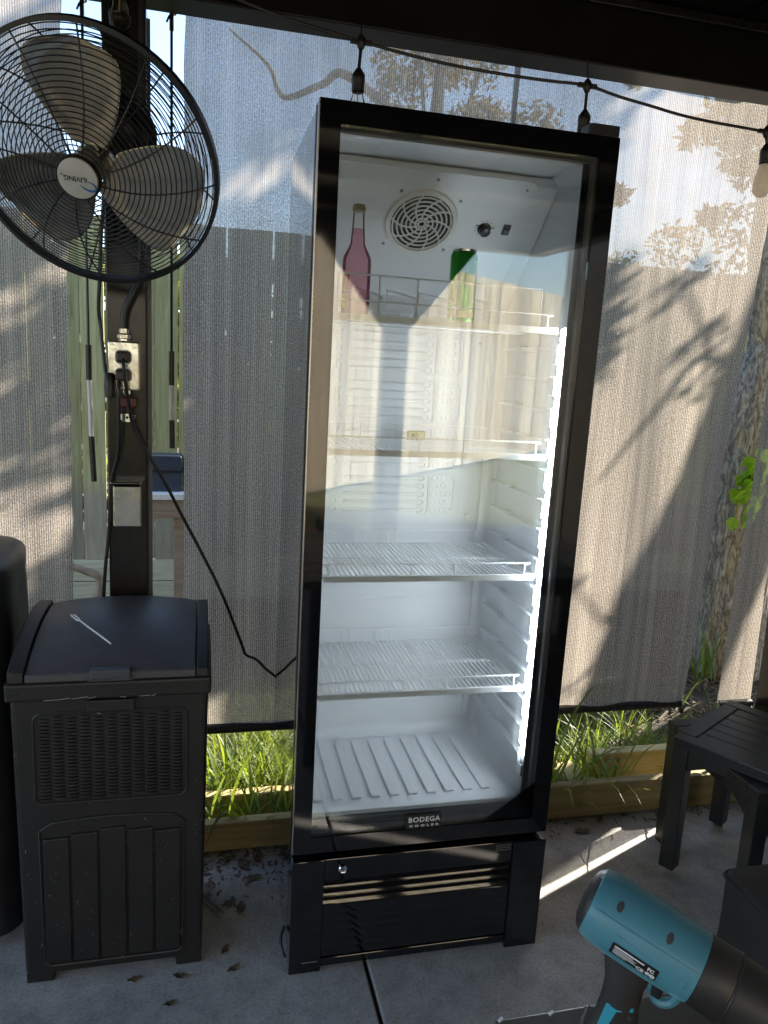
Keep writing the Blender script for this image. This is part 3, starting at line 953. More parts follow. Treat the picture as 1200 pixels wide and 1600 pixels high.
# small bench with a blue tub behind the gap, fallen branch
bn = tag(empty('potting_bench', (-0.37, 2.3, 0)), 'wooden potting bench with white edge, seen through the gap right of the post', 'bench')
MB().box(-0.25, 0.085, -0.14, 0.14, 0.765, 0.795).build('top_board', M['white_paint'], bn, bevel=0.003)
MB().box(-0.25, 0.085, -0.13, -0.09, 0.675, 0.762).build('apron', M['bench_wood'], bn, bevel=0.003)
for x in (-0.2, 0.03):
    for y in (-0.09, 0.07):
        MB().box(x, x + 0.05, y, y + 0.03, 0.0, 0.764).build('leg', M['bench_wood'], bn, bevel=0.003)
bt = tag(empty('blue_tub', (-0.375, 2.3, 0.796)), 'dark blue grey plastic box standing on the bench behind the gap', 'tub')
MB().prism(rrect(-0.085, 0.072, 0.0, 0.175, 0.012, 3), 0.14, (0, -0.07, 0)).build('tub_body', M['blue_tub'], bt, bevel=0.004)
MB().box(-0.088, 0.075, -0.073, 0.073, 0.092, 0.104).build('tub_band', M['satin_black'], bt, bevel=0.002)
MB().box(0.0755, 0.100, -0.05, 0.05, 0.0, 0.17).build('tub_spout', M['blue_tub'], bt, bevel=0.004)
fb = tag(MB().tube(smoothpath([(-1.3, 2.55, 0.50), (-0.98, 2.5, 0.39), (-0.80, 2.48, 0.335), (-0.72, 2.47, 0.29), (-0.73, 2.45, 0.16), (-0.70, 2.42, 0.0)], 6), [0.012 + 0.018 * i / 30 for i in range(31)], 9).build('fallen_branch', M['branch'], None, smooth=True), 'bent dry branch leaning at the foot of the fence', 'branch')

# ------------------------------------------------------------------ grass, mulch
def blades(spots, mat, name, parent=None, wmul=1.0):
    V, Fc = [], []
    for (x, y, z, h, wd, yaw, lean, droop) in spots:
        n = 6
        d = Vector((math.cos(yaw), math.sin(yaw), 0))
        sd = Vector((-math.sin(yaw), math.cos(yaw), 0))
        p = Vector((x, y, z))
        ang = lean
        i0 = len(V)
        for k in range(n + 1):
            q = k / n
            ww = wd * wmul * (0.65 + 0.5 * q if q < 0.35 else (1 - q) ** 0.75 * 1.15)
            fold = Vector((0, 0, 1)) * ww * 0.18
            V += [tuple(p - sd * ww * 0.5 + fold), tuple(p), tuple(p + sd * ww * 0.5 + fold)]
            p = p + (d * math.sin(ang) + Vector((0, 0, math.cos(ang)))) * (h / n)
            ang += droop / n * (0.4 + 1.2 * q)
        for k in range(n):
            a = i0 + k * 3
            Fc += [(a, a + 1, a + 4, a + 3), (a + 1, a + 2, a + 5, a + 4)]
    m = MB(); m.v, m.f = V, Fc
    return m.build(name, mat, parent, fix=False, smooth=True, angle=0)
sp = []
for i in range(9000):
    x = random.uniform(-1.0, 3.2); y = 0.74 + 1.9 * random.random() ** 1.5
    if noise.noise(Vector((x * 2.3, y * 2.3, 5))) < -0.12:
        continue
    if x > 1.7 and random.random() < 0.75:
        continue
    h = random.uniform(0.06, 0.24 if y < 1.3 else 0.16)
    sp.append((x, y, -0.02, h, random.uniform(0.004, 0.008), random.uniform(0, 2 * PI), random.uniform(0.05, 0.7), random.uniform(0.3, 1.7)))
for i in range(1400):
    x = random.uniform(0.66, 1.62); y = 0.74 + 0.9 * random.random() ** 1.4
    sp.append((x, y, -0.02, random.uniform(0.08, 0.30), random.uniform(0.004, 0.009), random.uniform(0, 2 * PI), random.uniform(0.05, 0.9), random.uniform(0.4, 2.2)))
for i in range(900):
    x = random.uniform(-0.7, 0.1); y = 0.72 + 0.5 * random.random()
    sp.append((x, y, -0.02, random.uniform(0.08, 0.26), random.uniform(0.004, 0.010), random.uniform(0, 2 * PI), random.uniform(0.1, 1.0), random.uniform(0.5, 2.2)))
g = blades(sp, M['grass'], 'grass')
tag(g, 'green grass growing on the bed behind the timbers', 'grass', kind='stuff')
sp = []
for i in range(1500):
    x = random.uniform(-1.0, 3.6); y = random.uniform(0.74, 2.9)
    sp.append((x, y, 0.0, random.uniform(0.05, 0.16), random.uniform(0.003, 0.006), random.uniform(0, 2 * PI), random.uniform(1.1, 1.5), random.uniform(0.0, 0.4)))
tag(blades(sp, M['straw'], 'dry_straw'), 'dry straw lying among the bark mulch', 'straw', kind='stuff')
mm = MB()
for i in range(4200):
    x = random.uniform(-1.2, 3.8); y = random.uniform(0.72, 2.95)
    a = random.uniform(0, 2 * PI); l = random.uniform(0.012, 0.04); wd = random.uniform(0.005, 0.013)
    z = 0.0 + random.uniform(-0.01, 0.016)
    d = Vector((math.cos(a), math.sin(a), random.uniform(-0.5, 0.5))) * l
    mm.bar(Vector((x, y, z)) - d, Vector((x, y, z)) + d, wd, wd * 0.4)
tag(mm.build('bark_mulch', M['mulch'], None, fix=False), 'bark mulch chips covering the bed', 'mulch', kind='stuff')

lt_ = MB()
for i in range(200):
    if i < 110:
        x = random.uniform(-0.2, 0.0); y = 0.495 - abs(random.gauss(0, 0.09))
    else:
        x = random.uniform(0.66, 1.75); y = 0.495 - abs(random.gauss(0, 0.05))
    a = random.uniform(0, 2 * PI); l = random.uniform(0.002, 0.011); wd = random.uniform(0.0015, 0.005)
    d = Vector((math.cos(a), math.sin(a), random.uniform(-0.15, 0.15))) * l
    lt_.bar(Vector((x, y, 0.003)) - d, Vector((x, y, 0.003)) + d, wd, 0.0012)
tag(lt_.build('leaf_litter', M['dead'], None, fix=False), 'crumbled leaf litter swept against the bed timbers', 'litter', kind='stuff')
def clump(name, label, c, n, hmin, hmax, wd, spread=0.05, lean=(0.05, 0.6), droop=(0.5, 1.8), yaws=None, extra=()):
    r = tag(empty(name, c), label, 'grass clump')
    s = []
    for i in range(n):
        s.append((random.uniform(-spread, spread), random.uniform(-spread, spread) * 0.5, -0.01, random.uniform(hmin, hmax), random.uniform(wd * 0.6, wd * 1.3),
                  random.uniform(0, 2 * PI) if yaws is None else random.choice(yaws) + random.uniform(-0.5, 0.5), random.uniform(*lean), random.uniform(*droop)))
    s += list(extra)
    # each blade is a leaf of its own
    for k, b in enumerate(s):
        blades([b], M['grass_tall'], 'blade', r)
    return r
clump('tall_grass', 'broad bladed grass clump between the bin and the fridge, drooping over the timber', (-0.10, 0.60, 0.0), 26, 0.16, 0.34, 0.016, 0.10,
      extra=((0.02, -0.02, 0, 0.36, 0.022, -2.0, 0.45, 2.5), (-0.07, 0, 0, 0.30, 0.02, 2.9, 0.5, 1.9), (0.06, 0, 0, 0.26, 0.016, -1.2, 0.6, 2.3), (0.10, -0.02, 0, 0.22, 0.015, -0.7, 0.7, 1.8), (-0.02, 0.03, 0, 0.34, 0.02, 0.6, 0.15, 1.6), (-0.04, 0.05, 0, 0.33, 0.018, 2.2, 0.12, 1.3)))
clump('tall_grass', 'sunlit upright grass clump behind the rear timber left of the fridge', (-0.02, 0.80, 0.0), 46, 0.2, 0.36, 0.013, 0.16, (0.05, 0.5), (0.3, 1.5))
clump('tall_grass', 'long weedy grass clump right beside the fridge in front of the screen', (0.93, 0.585, 0.0), 34, 0.2, 0.40, 0.013, 0.12, (0.05, 0.6), (0.6, 2.0),
      extra=((0.01, 0, 0, 0.66, 0.015, 0.25, 0.10, 2.0), (-0.02, -0.01, 0, 0.58, 0.010, 0.6, 0.18, 1.5), (0.12, 0, 0, 0.52, 0.009, -0.2, 0.30, 1.9), (0.2, 0, 0, 0.55, 0.008, 2.6, 0.22, 1.5), (0.26, 0, 0, 0.5, 0.009, 0.3, 0.35, 1.8), (0.06, 0, 0, 0.42, 0.014, 0.1, 0.55, 2.3), (-0.03, 0, 0, 0.36, 0.017, 3.0, 0.35, 1.6), (0.1, -0.02, 0, 0.40, 0.012, -1.5, 0.35, 2.6), (0.05, -0.02, 0, 0.34, 0.014, -1.9, 0.5, 2.2)))
clump('tall_grass', 'spreading grass clump in front of the right screen, touching the side tables', (1.17, 0.60, 0.0), 34, 0.2, 0.42, 0.012, 0.10, (0.1, 0.8), (0.6, 2.0),
      extra=((0.05, 0, 0, 0.44, 0.013, 2.7, 0.4, 1.7), (0.2, -0.02, 0, 0.4, 0.012, -1.3, 0.5, 2.4), (0.3, -0.02, 0, 0.36, 0.012, -0.8, 0.6, 2.2), (0.22, 0, 0, 0.38, 0.010, 3.0, 0.6, 1.8)))
clump('tall_grass', 'fresh green grass tuft at the foot of the tree trunk', (2.22, 1.50, 0.02), 18, 0.18, 0.36, 0.014, 0.06, (0.0, 0.5), (0.3, 1.8))

# ================================================================== FRIDGE
W_, ZD, ZT = 0.634, 0.318, 1.932
fr = tag(empty('display_fridge', (0, 0, 0), (0.0129, 0.002, 0)), 'tall black glass-door beverage fridge with lit white interior', 'fridge')
for (a, b) in ((0.0, 0.03), (0.604, 0.634)):
    MB().box(a, b, 0.053, 0.485, 0.03, 1.925).build('side_panel', M['side_black'], fr, bevel=0.003)
MB().box(0.0305, 0.6035, 0.058, 0.483, 1.896, 1.924).build('top_panel', M['satin_black'], fr)
MB().box(0.0305, 0.6035, 0.462, 0.484, 0.03, 1.893).build('back_panel', M['satin_black'], fr)
MB().box(0.0305, 0.6035, 0.06, 0.46, 0.03, 0.34).build('compressor_bay', M['satin_black'], fr)
# liner
lin = MB()
lx0, lx1, ly0, ly1, lz0, lz1 = 0.034, 0.600, 0.060, 0.452, 0.375, 1.888
lin.box(lx0 - 0.003, lx0, ly0, ly1, lz0, lz1)
lin.box(lx1, lx1 + 0.003, ly0, ly1, lz0, lz1)
lin.box(lx0 - 0.003, lx1 + 0.003, ly1 + 0.0005, ly1 + 0.004, lz0 - 0.003, lz1 + 0.003)
lin.box(lx0 - 0.003, lx1 + 0.003, ly0, ly1, lz0 - 0.004, lz0 - 0.0005)
lin.box(lx0 - 0.003, lx1 + 0.003, ly0, ly1, lz1 + 0.0005, lz1 + 0.004)
lo = lin.build('liner', M['liner'], fr)
# coved corners so the liner reads as one moulding
def cove(pts, nrm1, nrm2, r, name):
    m = MB()
    n1, n2 = Vector(nrm1), Vector(nrm2)
    V, Fc = [], []
    for p in pts:
        for k in range(7):
            t = k / 6 * PI / 2
            V.append(Vector(p) + n1 * r * (1 - math.sin(t)) + n2 * r * (1 - math.cos(t)))
    for i in range(len(pts) - 1):
        for k in range(6):
            Fc.append((i * 7 + k, i * 7 + k + 1, (i + 1) * 7 + k + 1, (i + 1) * 7 + k))
    m.add(V, Fc)
    return m.build(name, M['liner'], lo, smooth=True, angle=0, fix=False)
e = 0.0008
cove([(lx1 - e, ly1 - e, lz0), (lx1 - e, ly1 - e, 1.6)], (-1, 0, 0), (0, -1, 0), 0.022, 'corner_cove')
cove([(lx0 + e, ly1 - e, lz0), (lx0 + e, ly1 - e, 1.6)], (1, 0, 0), (0, -1, 0), 0.022, 'corner_cove')
cove([(lx0, ly1 - e, lz0 + e), (lx1, ly1 - e, lz0 + e)], (0, -1, 0), (0, 0, 1), 0.03, 'corner_cove')
cove([(lx1 - e, ly0, lz0 + e), (lx1 - e, ly1, lz0 + e)], (-1, 0, 0), (0, 0, 1), 0.03, 'corner_cove')
cove([(lx0 + e, ly0, lz0 + e), (lx0 + e, ly1, lz0 + e)], (1, 0, 0), (0, 0, 1), 0.03, 'corner_cove')
cove([(lx1 - e, ly0, lz1 - e), (lx1 - e, ly1, lz1 - e)], (-1, 0, 0), (0, 0, -1), 0.03, 'corner_cove')
# vertical standards in the back corners
for x in (0.058, 0.556):
    MB().box(x, x + 0.018, ly1 - 0.010, ly1 - 0.001, 0.42, 1.56).build('corner_rib', M['liner'], lo, bevel=0.003)
# raised floor ribs
src = None
for i in range(10):
    x = 0.075 + i * 0.0485
    if src is None:
        src = MB().box(-0.012, 0.012, 0.115, 0.40, 0, 0.006).build('floor_rib', M['liner'], lo, bevel=0.0028)
        src.location = (x, 0, lz0 - 0.0005)
    else:
        share('floor_rib', src, lo, (x, 0, lz0 - 0.0005))
MB().box(lx0 + 0.01, lx1 - 0.01, 0.062, 0.082, lz0 - 0.0005, lz0 + 0.006).build('floor_lip', M['liner'], lo, bevel=0.003)
# shelf runners on both walls
for side in (0, 1):
    src = None
    for i in range(15):
        z = 0.475 + i * 0.0725
        if src is None:
            m = MB()
            s = -1 if side else 1
            x = lx1 + 0.001 if side else lx0 - 0.001
            m.prism([(0.095, 0.0), (0.43, 0.004), (0.43, 0.012), (0.095, 0.010)], s * 0.018, (x, 0, 0), ((0, 1, 0), (0, 0, 1), (1, 0, 0)))
            m.prism([(0.082, -0.028), (0.108, -0.028), (0.120, -0.002), (0.120, 0.016), (0.082, 0.016)], s * 0.024, (x, 0, 0), ((0, 1, 0), (0, 0, 1), (1, 0, 0)))
            m.prism([(0.30, 0.008), (0.325, 0.008), (0.325, 0.020), (0.30, 0.016)], s * 0.021, (x, 0, 0), ((0, 1, 0), (0, 0, 1), (1, 0, 0)))
            src = m.build('shelf_runner', M['liner'], lo, bevel=0.002)
            src.location = (0, 0, z)
        else:
            share('shelf_runner', src, lo, (0, 0, z))
# embossed evaporator plate on the back wall
pl = MB().prism(rrect(0.078, 0.505, 1.005, 1.56, 0.02), -0.0025, (0, ly1 - 0.0005, 0)).build('evaporator_plate', M['liner'], lo, bevel=0.001)
em = MB()
for blk in (0, 1, 2, 3):
    for i in range(5):
        z = 1.045 + blk * 0.128 + i * 0.0225
        em.tube([(0.165, ly1 - 0.003, z), (0.375, ly1 - 0.003, z)], 0.0048, 8)
        em.tube(smoothpath([(0.375, ly1 - 0.003, z - 0.009), (0.388, ly1 - 0.0045, z - 0.006), (0.392, ly1 - 0.0045, z), (0.388, ly1 - 0.0045, z + 0.006), (0.375, ly1 - 0.003, z + 0.009)], 4), 0.0032, 6)
    z0, z1 = 1.033 + blk * 0.128, 1.147 + blk * 0.128
    em.tube(smoothpath([(0.38, ly1 - 0.003, z0), (0.400, ly1 - 0.003, z0 + 0.003), (0.404, ly1 - 0.003, z0 + 0.015), (0.404, ly1 - 0.003, z1 - 0.015), (0.400, ly1 - 0.003, z1 - 0.003), (0.38, ly1 - 0.003, z1)], 5), 0.0028, 6)
    em.tube([(p[0], ly1 - 0.003, p[1]) for p in rrect(0.41, 0.478, z0, z1, 0.02)], 0.002, 6, closed=True)
ev = em.build('coil_relief', M['liner'], pl, smooth=True)
ri = MB()
for blk in range(4):
    for i in range(5):
        z = 1.048 + blk * 0.128 + i * 0.0222
        for x in (0.112, 0.138, 0.423, 0.449, 0.466):
            if x > 0.46 and i % 2:
                continue
            ri.ring((x, ly1 - 0.0032, z), 0.0078, 0.0022, 14, 5, (Vector((1, 0, 0)), Vector((0, 0, 1))))
ri.build('ring_relief', M['liner'], pl, smooth=True)
for (x, z) in ((0.525, 1.51), (0.523, 1.03), (0.085, 1.03)):
    MB().lathe([(0.0045, 0), (0.0045, 0.003), (0.002, 0.0045)], 10, (x, ly1 - 0.001, z), (Vector((1, 0, 0)), Vector((0, 0, 1)), Vector((0, -1, 0)))).build('screw', M['alu'], lo, smooth=True)
# evaporator housing, sloping cover with fan grille and controls
hs = MB().prism([(0.2, lz1 - 0.001), (0.2, 1.866), (0.4505, 1.6155), (0.4505, lz1 - 0.001)], 0.564, (0.035, 0, 0), ((0, 1, 0), (0, 0, 1), (1, 0, 0))).build('evaporator_housing', M['liner'], fr, bevel=0.004)
SA = Vector((0, math.cos(R(45)), -math.sin(R(45))))   # down the slope, backwards
SN = Vector((0, -math.sin(R(45)), -math.cos(R(45))))  # out of the slope
S0 = Vector((0, 0.2, 1.866))
def on_slope(x, s, n=0.0):
    p = S0 + SA * s + SN * n
    return Vector((x, p.y, p.z))
poly = rrect(0.052, 0.551, -0.012, 0.345, 0.03)
MB().prism(poly, 0.004, S0 + SN * 0.001, ((1, 0, 0), SA, SN)).build('cover_plate', M['liner'], hs, bevel=0.0012)
gc = on_slope(0.291, 0.122, 0.005)
AX = (Vector((1, 0, 0)), SA, SN)
MB().lathe([(0.076, 0.0006), (0.0, 0.0008)], 40, gc, AX).build('fan_opening', M['dark_hole'], hs)
fm = MB()
for i in range(5):
    a = 2 * PI * i / 5
    d = Vector((1, 0, 0)) * math.cos(a) + SA * math.sin(a)
    q = Vector((1, 0, 0)) * math.cos(a + 0.6) + SA * math.sin(a + 0.6)
    q2 = Vector((1, 0, 0)) * math.cos(a + 0.25) + SA * math.sin(a + 0.25)
    fm.add([gc + d * 0.02 + SN * 0.0012, gc + q2 * 0.068 + SN * 0.0016, gc + q * 0.066 + SN * 0.0012, gc + q * 0.02 + SN * 0.0012], [(0, 1, 2, 3)])
fm.build('fan_blades', M['trim_grey'], hs)
gr = MB()
gr.lathe([(0.074, 0.001), (0.076, 0.008), (0.086, 0.008), (0.088, 0.001)], 44, gc, AX, cap=False)
for r in (0.008, 0.016, 0.027, 0.038, 0.049, 0.060, 0.0705):
    gr.ring(gc + SN * 0.007, r, 0.0021, 40, 5, AX[:2])
for i in range(10):
    a = 2 * PI * i / 10
    pts = []
    for k in range(7):
        q = k / 6
        r = 0.008 + 0.068 * q
        th = a + 0.75 * q
        pts.append(gc + SN * 0.0075 + (Vector((1, 0, 0)) * math.cos(th) + SA * math.sin(th)) * r)
    gr.tube(pts, 0.0021, 5)
gr.build('fan_grille', M['grille_white'], hs, smooth=True)
for (x, s) in ((0.225, 0.045), (0.37, 0.055), (0.212, 0.19), (0.365, 0.192), (0.43, 0.115), (0.472, 0.118), (0.303, 0.008), (0.52, 0.010), (0.065, 0.010)):
    MB().lathe([(0.0042, 0), (0.0042, 0.003), (0.002, 0.0045)], 10, on_slope(x, s, 0.005), AX).build('screw', M['alu'], hs, smooth=True)
MB().lathe([(0.017, 0), (0.0165, 0.003), (0.013, 0.004), (0.0125, 0.016), (0.009, 0.0175)], 24, on_slope(0.450, 0.122, 0.005), AX).build('control_knob', M['satin_black'], hs, smooth=True)
dl = MB()
for i in range(9):
    a = R(200 + i * 35)
    p = on_slope(0.450, 0.122, 0.0052) + (Vector((1, 0, 0)) * math.cos(a) + SA * -math.sin(a)) * 0.0225
    dl.box(p.x - 0.001, p.x + 0.001, p.y - 0.001, p.y + 0.001, p.z - 0.001, p.z + 0.001)
dl.build('dial_marks', M['trim_grey'], hs)
sw = MB().prism([(-0.009, -0.014), (0.009, -0.014), (0.009, 0.014), (-0.009, 0.014)], 0.005, on_slope(0.506, 0.118, 0.004), AX).build('rocker_switch', M['satin_black'], hs, bevel=0.001)
MB().prism([(-0.007, 0.0), (0.007, 0.0), (0.007, 0.012), (-0.007, 0.012)], 0.002, on_slope(0.506, 0.118, 0.009), AX).build('rocker', M['trim_grey'], sw, bevel=0.0005)

# shelves
def shelf(z, high=False):
    s = empty('shelf_root')
    bpy.data.objects.remove(s)
    m = MB()
    x0, x1, y0, y1 = 0.058, 0.574, 0.086, 0.432
    m.box(x0, x1, y0 - 0.004, y0 + 0.003, -0.008, 0.006)
    m.tube([(x0, y0, 0.002), (x0, y1, 0.002)], 0.0028, 6)
    m.tube([(x1, y0, 0.002), (x1, y1, 0.002)], 0.0028, 6)
    o = m.build('shelf', M['white_wire'], fr)
    o.location = (0, 0, z)
    wg = MB()
    k = 0
    x = x0 + 0.010
    while x < x1 - 0.004:
        wg.tube([(x, y0, 0.0), (x, y1, 0.0)], 0.0015, 5)
        x += 0.0122
    for y in (y1, y0 + 0.19):
        wg.tube([(x0, y, -0.003), (x1, y, -0.003)], 0.0027, 6)
        wg.tube([(x0, y - 0.009, -0.003), (x1, y - 0.009, -0.003)], 0.0022, 6)
    wg.build('wire_grid', M['white_wire'], o)
    def rail(y, h, ups, r=0.0021):
        a, b = x0 + 0.012, x1 - 0.026
        q = MB()
        q.tube(smoothpath([(a, y, 0), (a, y, h * 0.5), (a, y, h - 0.004), (a + 0.004, y, h), ((a + b) / 2, y, h), (b - 0.004, y, h), (b, y, h - 0.004), (b, y, h * 0.5), (b, y, 0)], 4), r, 6)
        for u in ups:
            q.tube([(u, y, 0), (u, y, h)], r, 6)
        q.build('rail', M['white_wire'], o, smooth=True)
    rail(y0, 0.034, (0.265, 0.372))
    rail(y1 - 0.002, 0.036, (0.20, 0.292, 0.315))
    if high:
        q = MB()
        for h in (0.088,):
            q.tube([(0.066, y0 + 0.004, h), (0.53, y0 + 0.004, h)], 0.0021, 6)
        for u in (0.066, 0.155, 0.24, 0.33, 0.42, 0.53):
            q.tube([(u, y0 + 0.004, 0), (u, y0 + 0.004, 0.088)], 0.0021, 6)
        q.build('bottle_rail', M['white_wire'], o, smooth=True)
        for u in (0.165, 0.245, 0.33, 0.43):
            MB().tube(smoothpath([(u, 0.12, 0.0), (u, 0.12, 0.035), (u, 0.128, 0.05), (u, 0.38, 0.085), (u, 0.40, 0.08), (u, 0.40, 0.0)], 5), 0.002, 6).build('divider', M['white_wire'], o, smooth=True)
    return o
shelf(1.537, True)
shelf(1.247)
shelf(0.955)
shelf(0.667)
# LED strip on the right front edge
ls = MB().box(0.5835, 0.5995, 0.0575, 0.081, 0.470, 1.545).build('led_strip', M['led_cover'], fr, bevel=0.002)
MB().box(0.5785, 0.5832, 0.064, 0.0735, 0.492, 1.54).build('led_diffuser', M['led'], ls)
src = None
for i in range(66):
    z = 0.50 + i * 0.0158
    if src is None:
        src = MB().box(0.5773, 0.5784, 0.0665, 0.071, -0.003, 0.003).build('led_chip', M['trim_grey'], ls)
        src.location = (0, 0, z)
    else:
        share('led_chip', src, ls, (0, 0, z))
MB().box(0.576, 0.5998, 0.0565, 0.081, 0.438, 0.4695).build('led_end_cap', M['alu'], ls, bevel=0.002)

# door
dr = empty('door_tmp'); bpy.data.objects.remove(dr)
DI = (0.042, 0.592, 0.358, 1.889)
df = MB()
df.box(0.0, DI[0], 0.0, 0.05, ZD, ZT)
df.box(DI[1], W_, 0.0, 0.05, ZD, ZT)
df.box(DI[0], DI[1], 0.0, 0.05, ZD, DI[2])
df.box(DI[0], DI[1], 0.0, 0.05, DI[3], ZT)
door = df.build('door', M['gloss_black'], fr)
MB().box(DI[0] + 0.0005, DI[1] - 0.0005, 0.004, 0.008, DI[2] + 0.0005, DI[3] - 0.0005).build('outer_pane', M['glass'], door)
MB().box(DI[0] + 0.0005, DI[1] - 0.0005, 0.026, 0.030, DI[2] + 0.0005, DI[3] - 0.0005).build('inner_pane', M['glass'], door)
spc = MB()
for (a, b, c, d) in ((DI[0] + 0.001, DI[1] - 0.001, DI[2] + 0.001, DI[2] + 0.009), (DI[0] + 0.001, DI[1] - 0.001, DI[3] - 0.009, DI[3] - 0.001), (DI[1] - 0.009, DI[1] - 0.001, DI[2] + 0.0095, DI[3] - 0.0095)):
    spc.box(a, b, 0.0095, 0.0245, c, d)
spc.build('glazing_spacer', simple('spacer_dark', (0.035, 0.036, 0.038), (0.05, 0.051, 0.053), 0.4), door)
gk = MB()
for k, (ins, y0) in enumerate(((0.004, 0.036), (-0.004, 0.044))):
    gk.box(DI[0] + 0.0005, DI[1] - 0.0005, y0, y0 + 0.004, DI[2] + 0.0005, DI[2] + 0.010 - ins)
    gk.box(DI[1] - 0.010 + ins, DI[1] - 0.0005, y0, y0 + 0.004, DI[2] + 0.011, DI[3] - 0.0005)
gk.build('gasket', M['satin_black'], door)
MB().box(-0.0016, 0.0012, 0.0, 0.007, ZD + 0.002, ZT - 0.002).build('edge_strip', M['silver_edge'], door)
MB().box(-0.001, 0.0004, 0.034, 0.046, ZD + 0.004, ZT - 0.004).build('handle_groove', M['satin_black'], door)
hg = MB().prism(rrect(0.565, 0.636, 0.004, 0.05, 0.008, 4), 0.021, (0, 0, ZT + 0.003), ((1, 0, 0), (0, 1, 0), (0, 0, 1))).build('hinge_bracket', M['satin_black'], fr, bevel=0.002)
MB().lathe([(0.006, 0), (0.006, 0.004)], 12, (0.624, 0.02, ZT - 0.0005)).build('hinge_pin', M['chrome'], hg, smooth=True)
MB().lathe([(0.006, -0.010), (0.006, 0.0)], 12, (0.622, 0.02, ZD - 0.0005)).build('lower_hinge_pin', M['chrome'], fr, smooth=True)
# badge
bd = MB().box(0.268, 0.357, 0.0008, 0.0035, 0.3585, 0.393).build('badge', M['label_black'], door, bevel=0.001)
rotx = Matrix.Rotation(R(90), 4, 'X')
text_mesh('badge_lettering', 'BODEGA', 0.0178, M['badge_text'], bd, Matrix.Translation((0.3128, 0.0004, 0.3805)) @ rotx @ Matrix.Scale(1.02, 4, (1, 0, 0)), 0.0003, 0.0004, 1.12)
text_mesh('badge_small_lettering', 'C O O L E R', 0.0068, M['badge_text'], bd, Matrix.Translation((0.3128, 0.0004, 0.3650)) @ rotx @ Matrix.Scale(1.75, 4, (1, 0, 0)), 0.0003, 0.0003, 1.15)
# lower panel with louvres
lp = MB()
lp.box(0.0, 0.076, -0.004, 0.05, 0.0, 0.300)
lp.box(0.548, W_, -0.008, 0.05, 0.0, 0.300)
lp.box(0.0765, 0.5475, -0.002, 0.05, 0.243, 0.300)
lp.box(0.0765, 0.5475, -0.002, 0.05, 0.012, 0.034)
kp = lp.build('lower_panel', M['gloss_black'], fr, bevel=0.002)
MB().box(0.08, 0.545, 0.03, 0.045, 0.034, 0.243).build('grille_backing', M['satin_black'], kp)
src = None
LT = (27, 27, 27, 27, 27, 26.5, -1.0, -2.5, -3.0)
for i in range(9):
    z = 0.036 + i * 0.0230
    if src is None:
        m = MB()
        prof = [(0.020, 0.0), (0.002, 0.0008), (0.0006, 0.0025)]
        for k in range(7):
            q = k / 6
            prof.append((0.0008 + 0.0100 * q + 0.0007 * (2 * q - 1) ** 2 - 0.0007, 0.0035 + 0.0190 * q))
        prof.append((0.020, 0.0225))
        m.prism(prof, 0.4695, (0.0772, 0, 0), ((0, 1, 0), (0, 0, 1), (1, 0, 0)))
        src = m.build('louvre', M['gloss_black'], kp, smooth=True, angle=50)
        src.location = (0, 0, z)
        src.rotation_euler = (R(LT[i]), 0, 0)
    else:
        share('louvre', src, kp, (0, 0, z), (R(LT[i]), 0, 0))
lk = MB().lathe([(0.0105, -0.001), (0.0105, 0.004), (0.0085, 0.006), (0.0065, 0.0045), (0.0, 0.0045)], 20, (0.119, -0.002, 0.272), (Vector((1, 0, 0)), Vector((0, 0, 1)), Vector((0, -1, 0)))).build('door_lock', M['chrome'], kp, smooth=True)
MB().box(0.1178, 0.1202, -0.0068, -0.0063, 0.268, 0.276).build('key_slot', M['dark_hole'], lk)
for i in range(3):
    MB().box(0.503, 0.542, -0.0028, -0.0022, 0.278 + i * 0.006, 0.2805 + i * 0.006).build('vent_mark', M['trim_grey'], kp)
MB().box(0.03, 0.068, -0.0048, -0.0042, 0.028, 0.031).build('vent_mark', M['trim_grey'], kp)
lv = MB().tube(smoothpath([(-0.004, 0.07, 0.075), (-0.014, 0.05, 0.06), (-0.013, 0.03, 0.045), (-0.006, 0.02, 0.03)], 5), 0.004, 7).build('drain_clip', M['rubber'], fr, smooth=True)
tagl = tag(MB().lathe([(0.0, 0), (0.0295, 0.0), (0.032, 0.004), (0.032, 0.120), (0.0305, 0.132), (0.022, 0.148), (0.0165, 0.160), (0.0145, 0.185), (0.0128, 0.212), (0.0118, 0.231), (0.0135, 0.233), (0.0135, 0.238), (0.0115, 0.240)], 28, (0.123 + 0.003, 0.19 - 0.0198, 1.5425)).build('soda_bottle', M['bottle_glass'], None, smooth=True), 'clear glass bottle of pink soda on the top shelf', 'bottle')
MB().lathe([(0.0, 0.004), (0.0285, 0.004), (0.0303, 0.008), (0.0303, 0.120), (0.0288, 0.131), (0.0205, 0.147), (0.0150, 0.160), (0.0130, 0.185), (0.0128, 0.192), (0.0, 0.192)], 28, (0.126, 0.1702, 1.5425)).build('pink_drink', M['pink'], tagl, smooth=True)
cp = MB().lathe([(0.0148, 0.229), (0.0145, 0.238), (0.012, 0.2435), (0.0, 0.244)], 21, (0.126, 0.1702, 1.5425)).build('bottle_cap', M['cap'], tagl, smooth=True)
lb = MB()
lb.v, lb.f = [], []
def band(m, c, r, z0, z1, a0, a1, n=10):
    V = []
    for i in range(n + 1):
        a = R(a0 + (a1 - a0) * i / n)
        V += [(c[0] + r * math.cos(a), c[1] + r * math.sin(a), z0), (c[0] + r * math.cos(a), c[1] + r * math.sin(a), z1)]
    m.add(V, [(2 * i, 2 * i + 2, 2 * i + 3, 2 * i + 1) for i in range(n)])
m = MB(); band(m, (0.126, 0.1702), 0.0324, 1.60, 1.635, 205, 232); m.build('label_mark', simple('label_red', (0.45, 0.03, 0.05), None, 0.5), tagl)
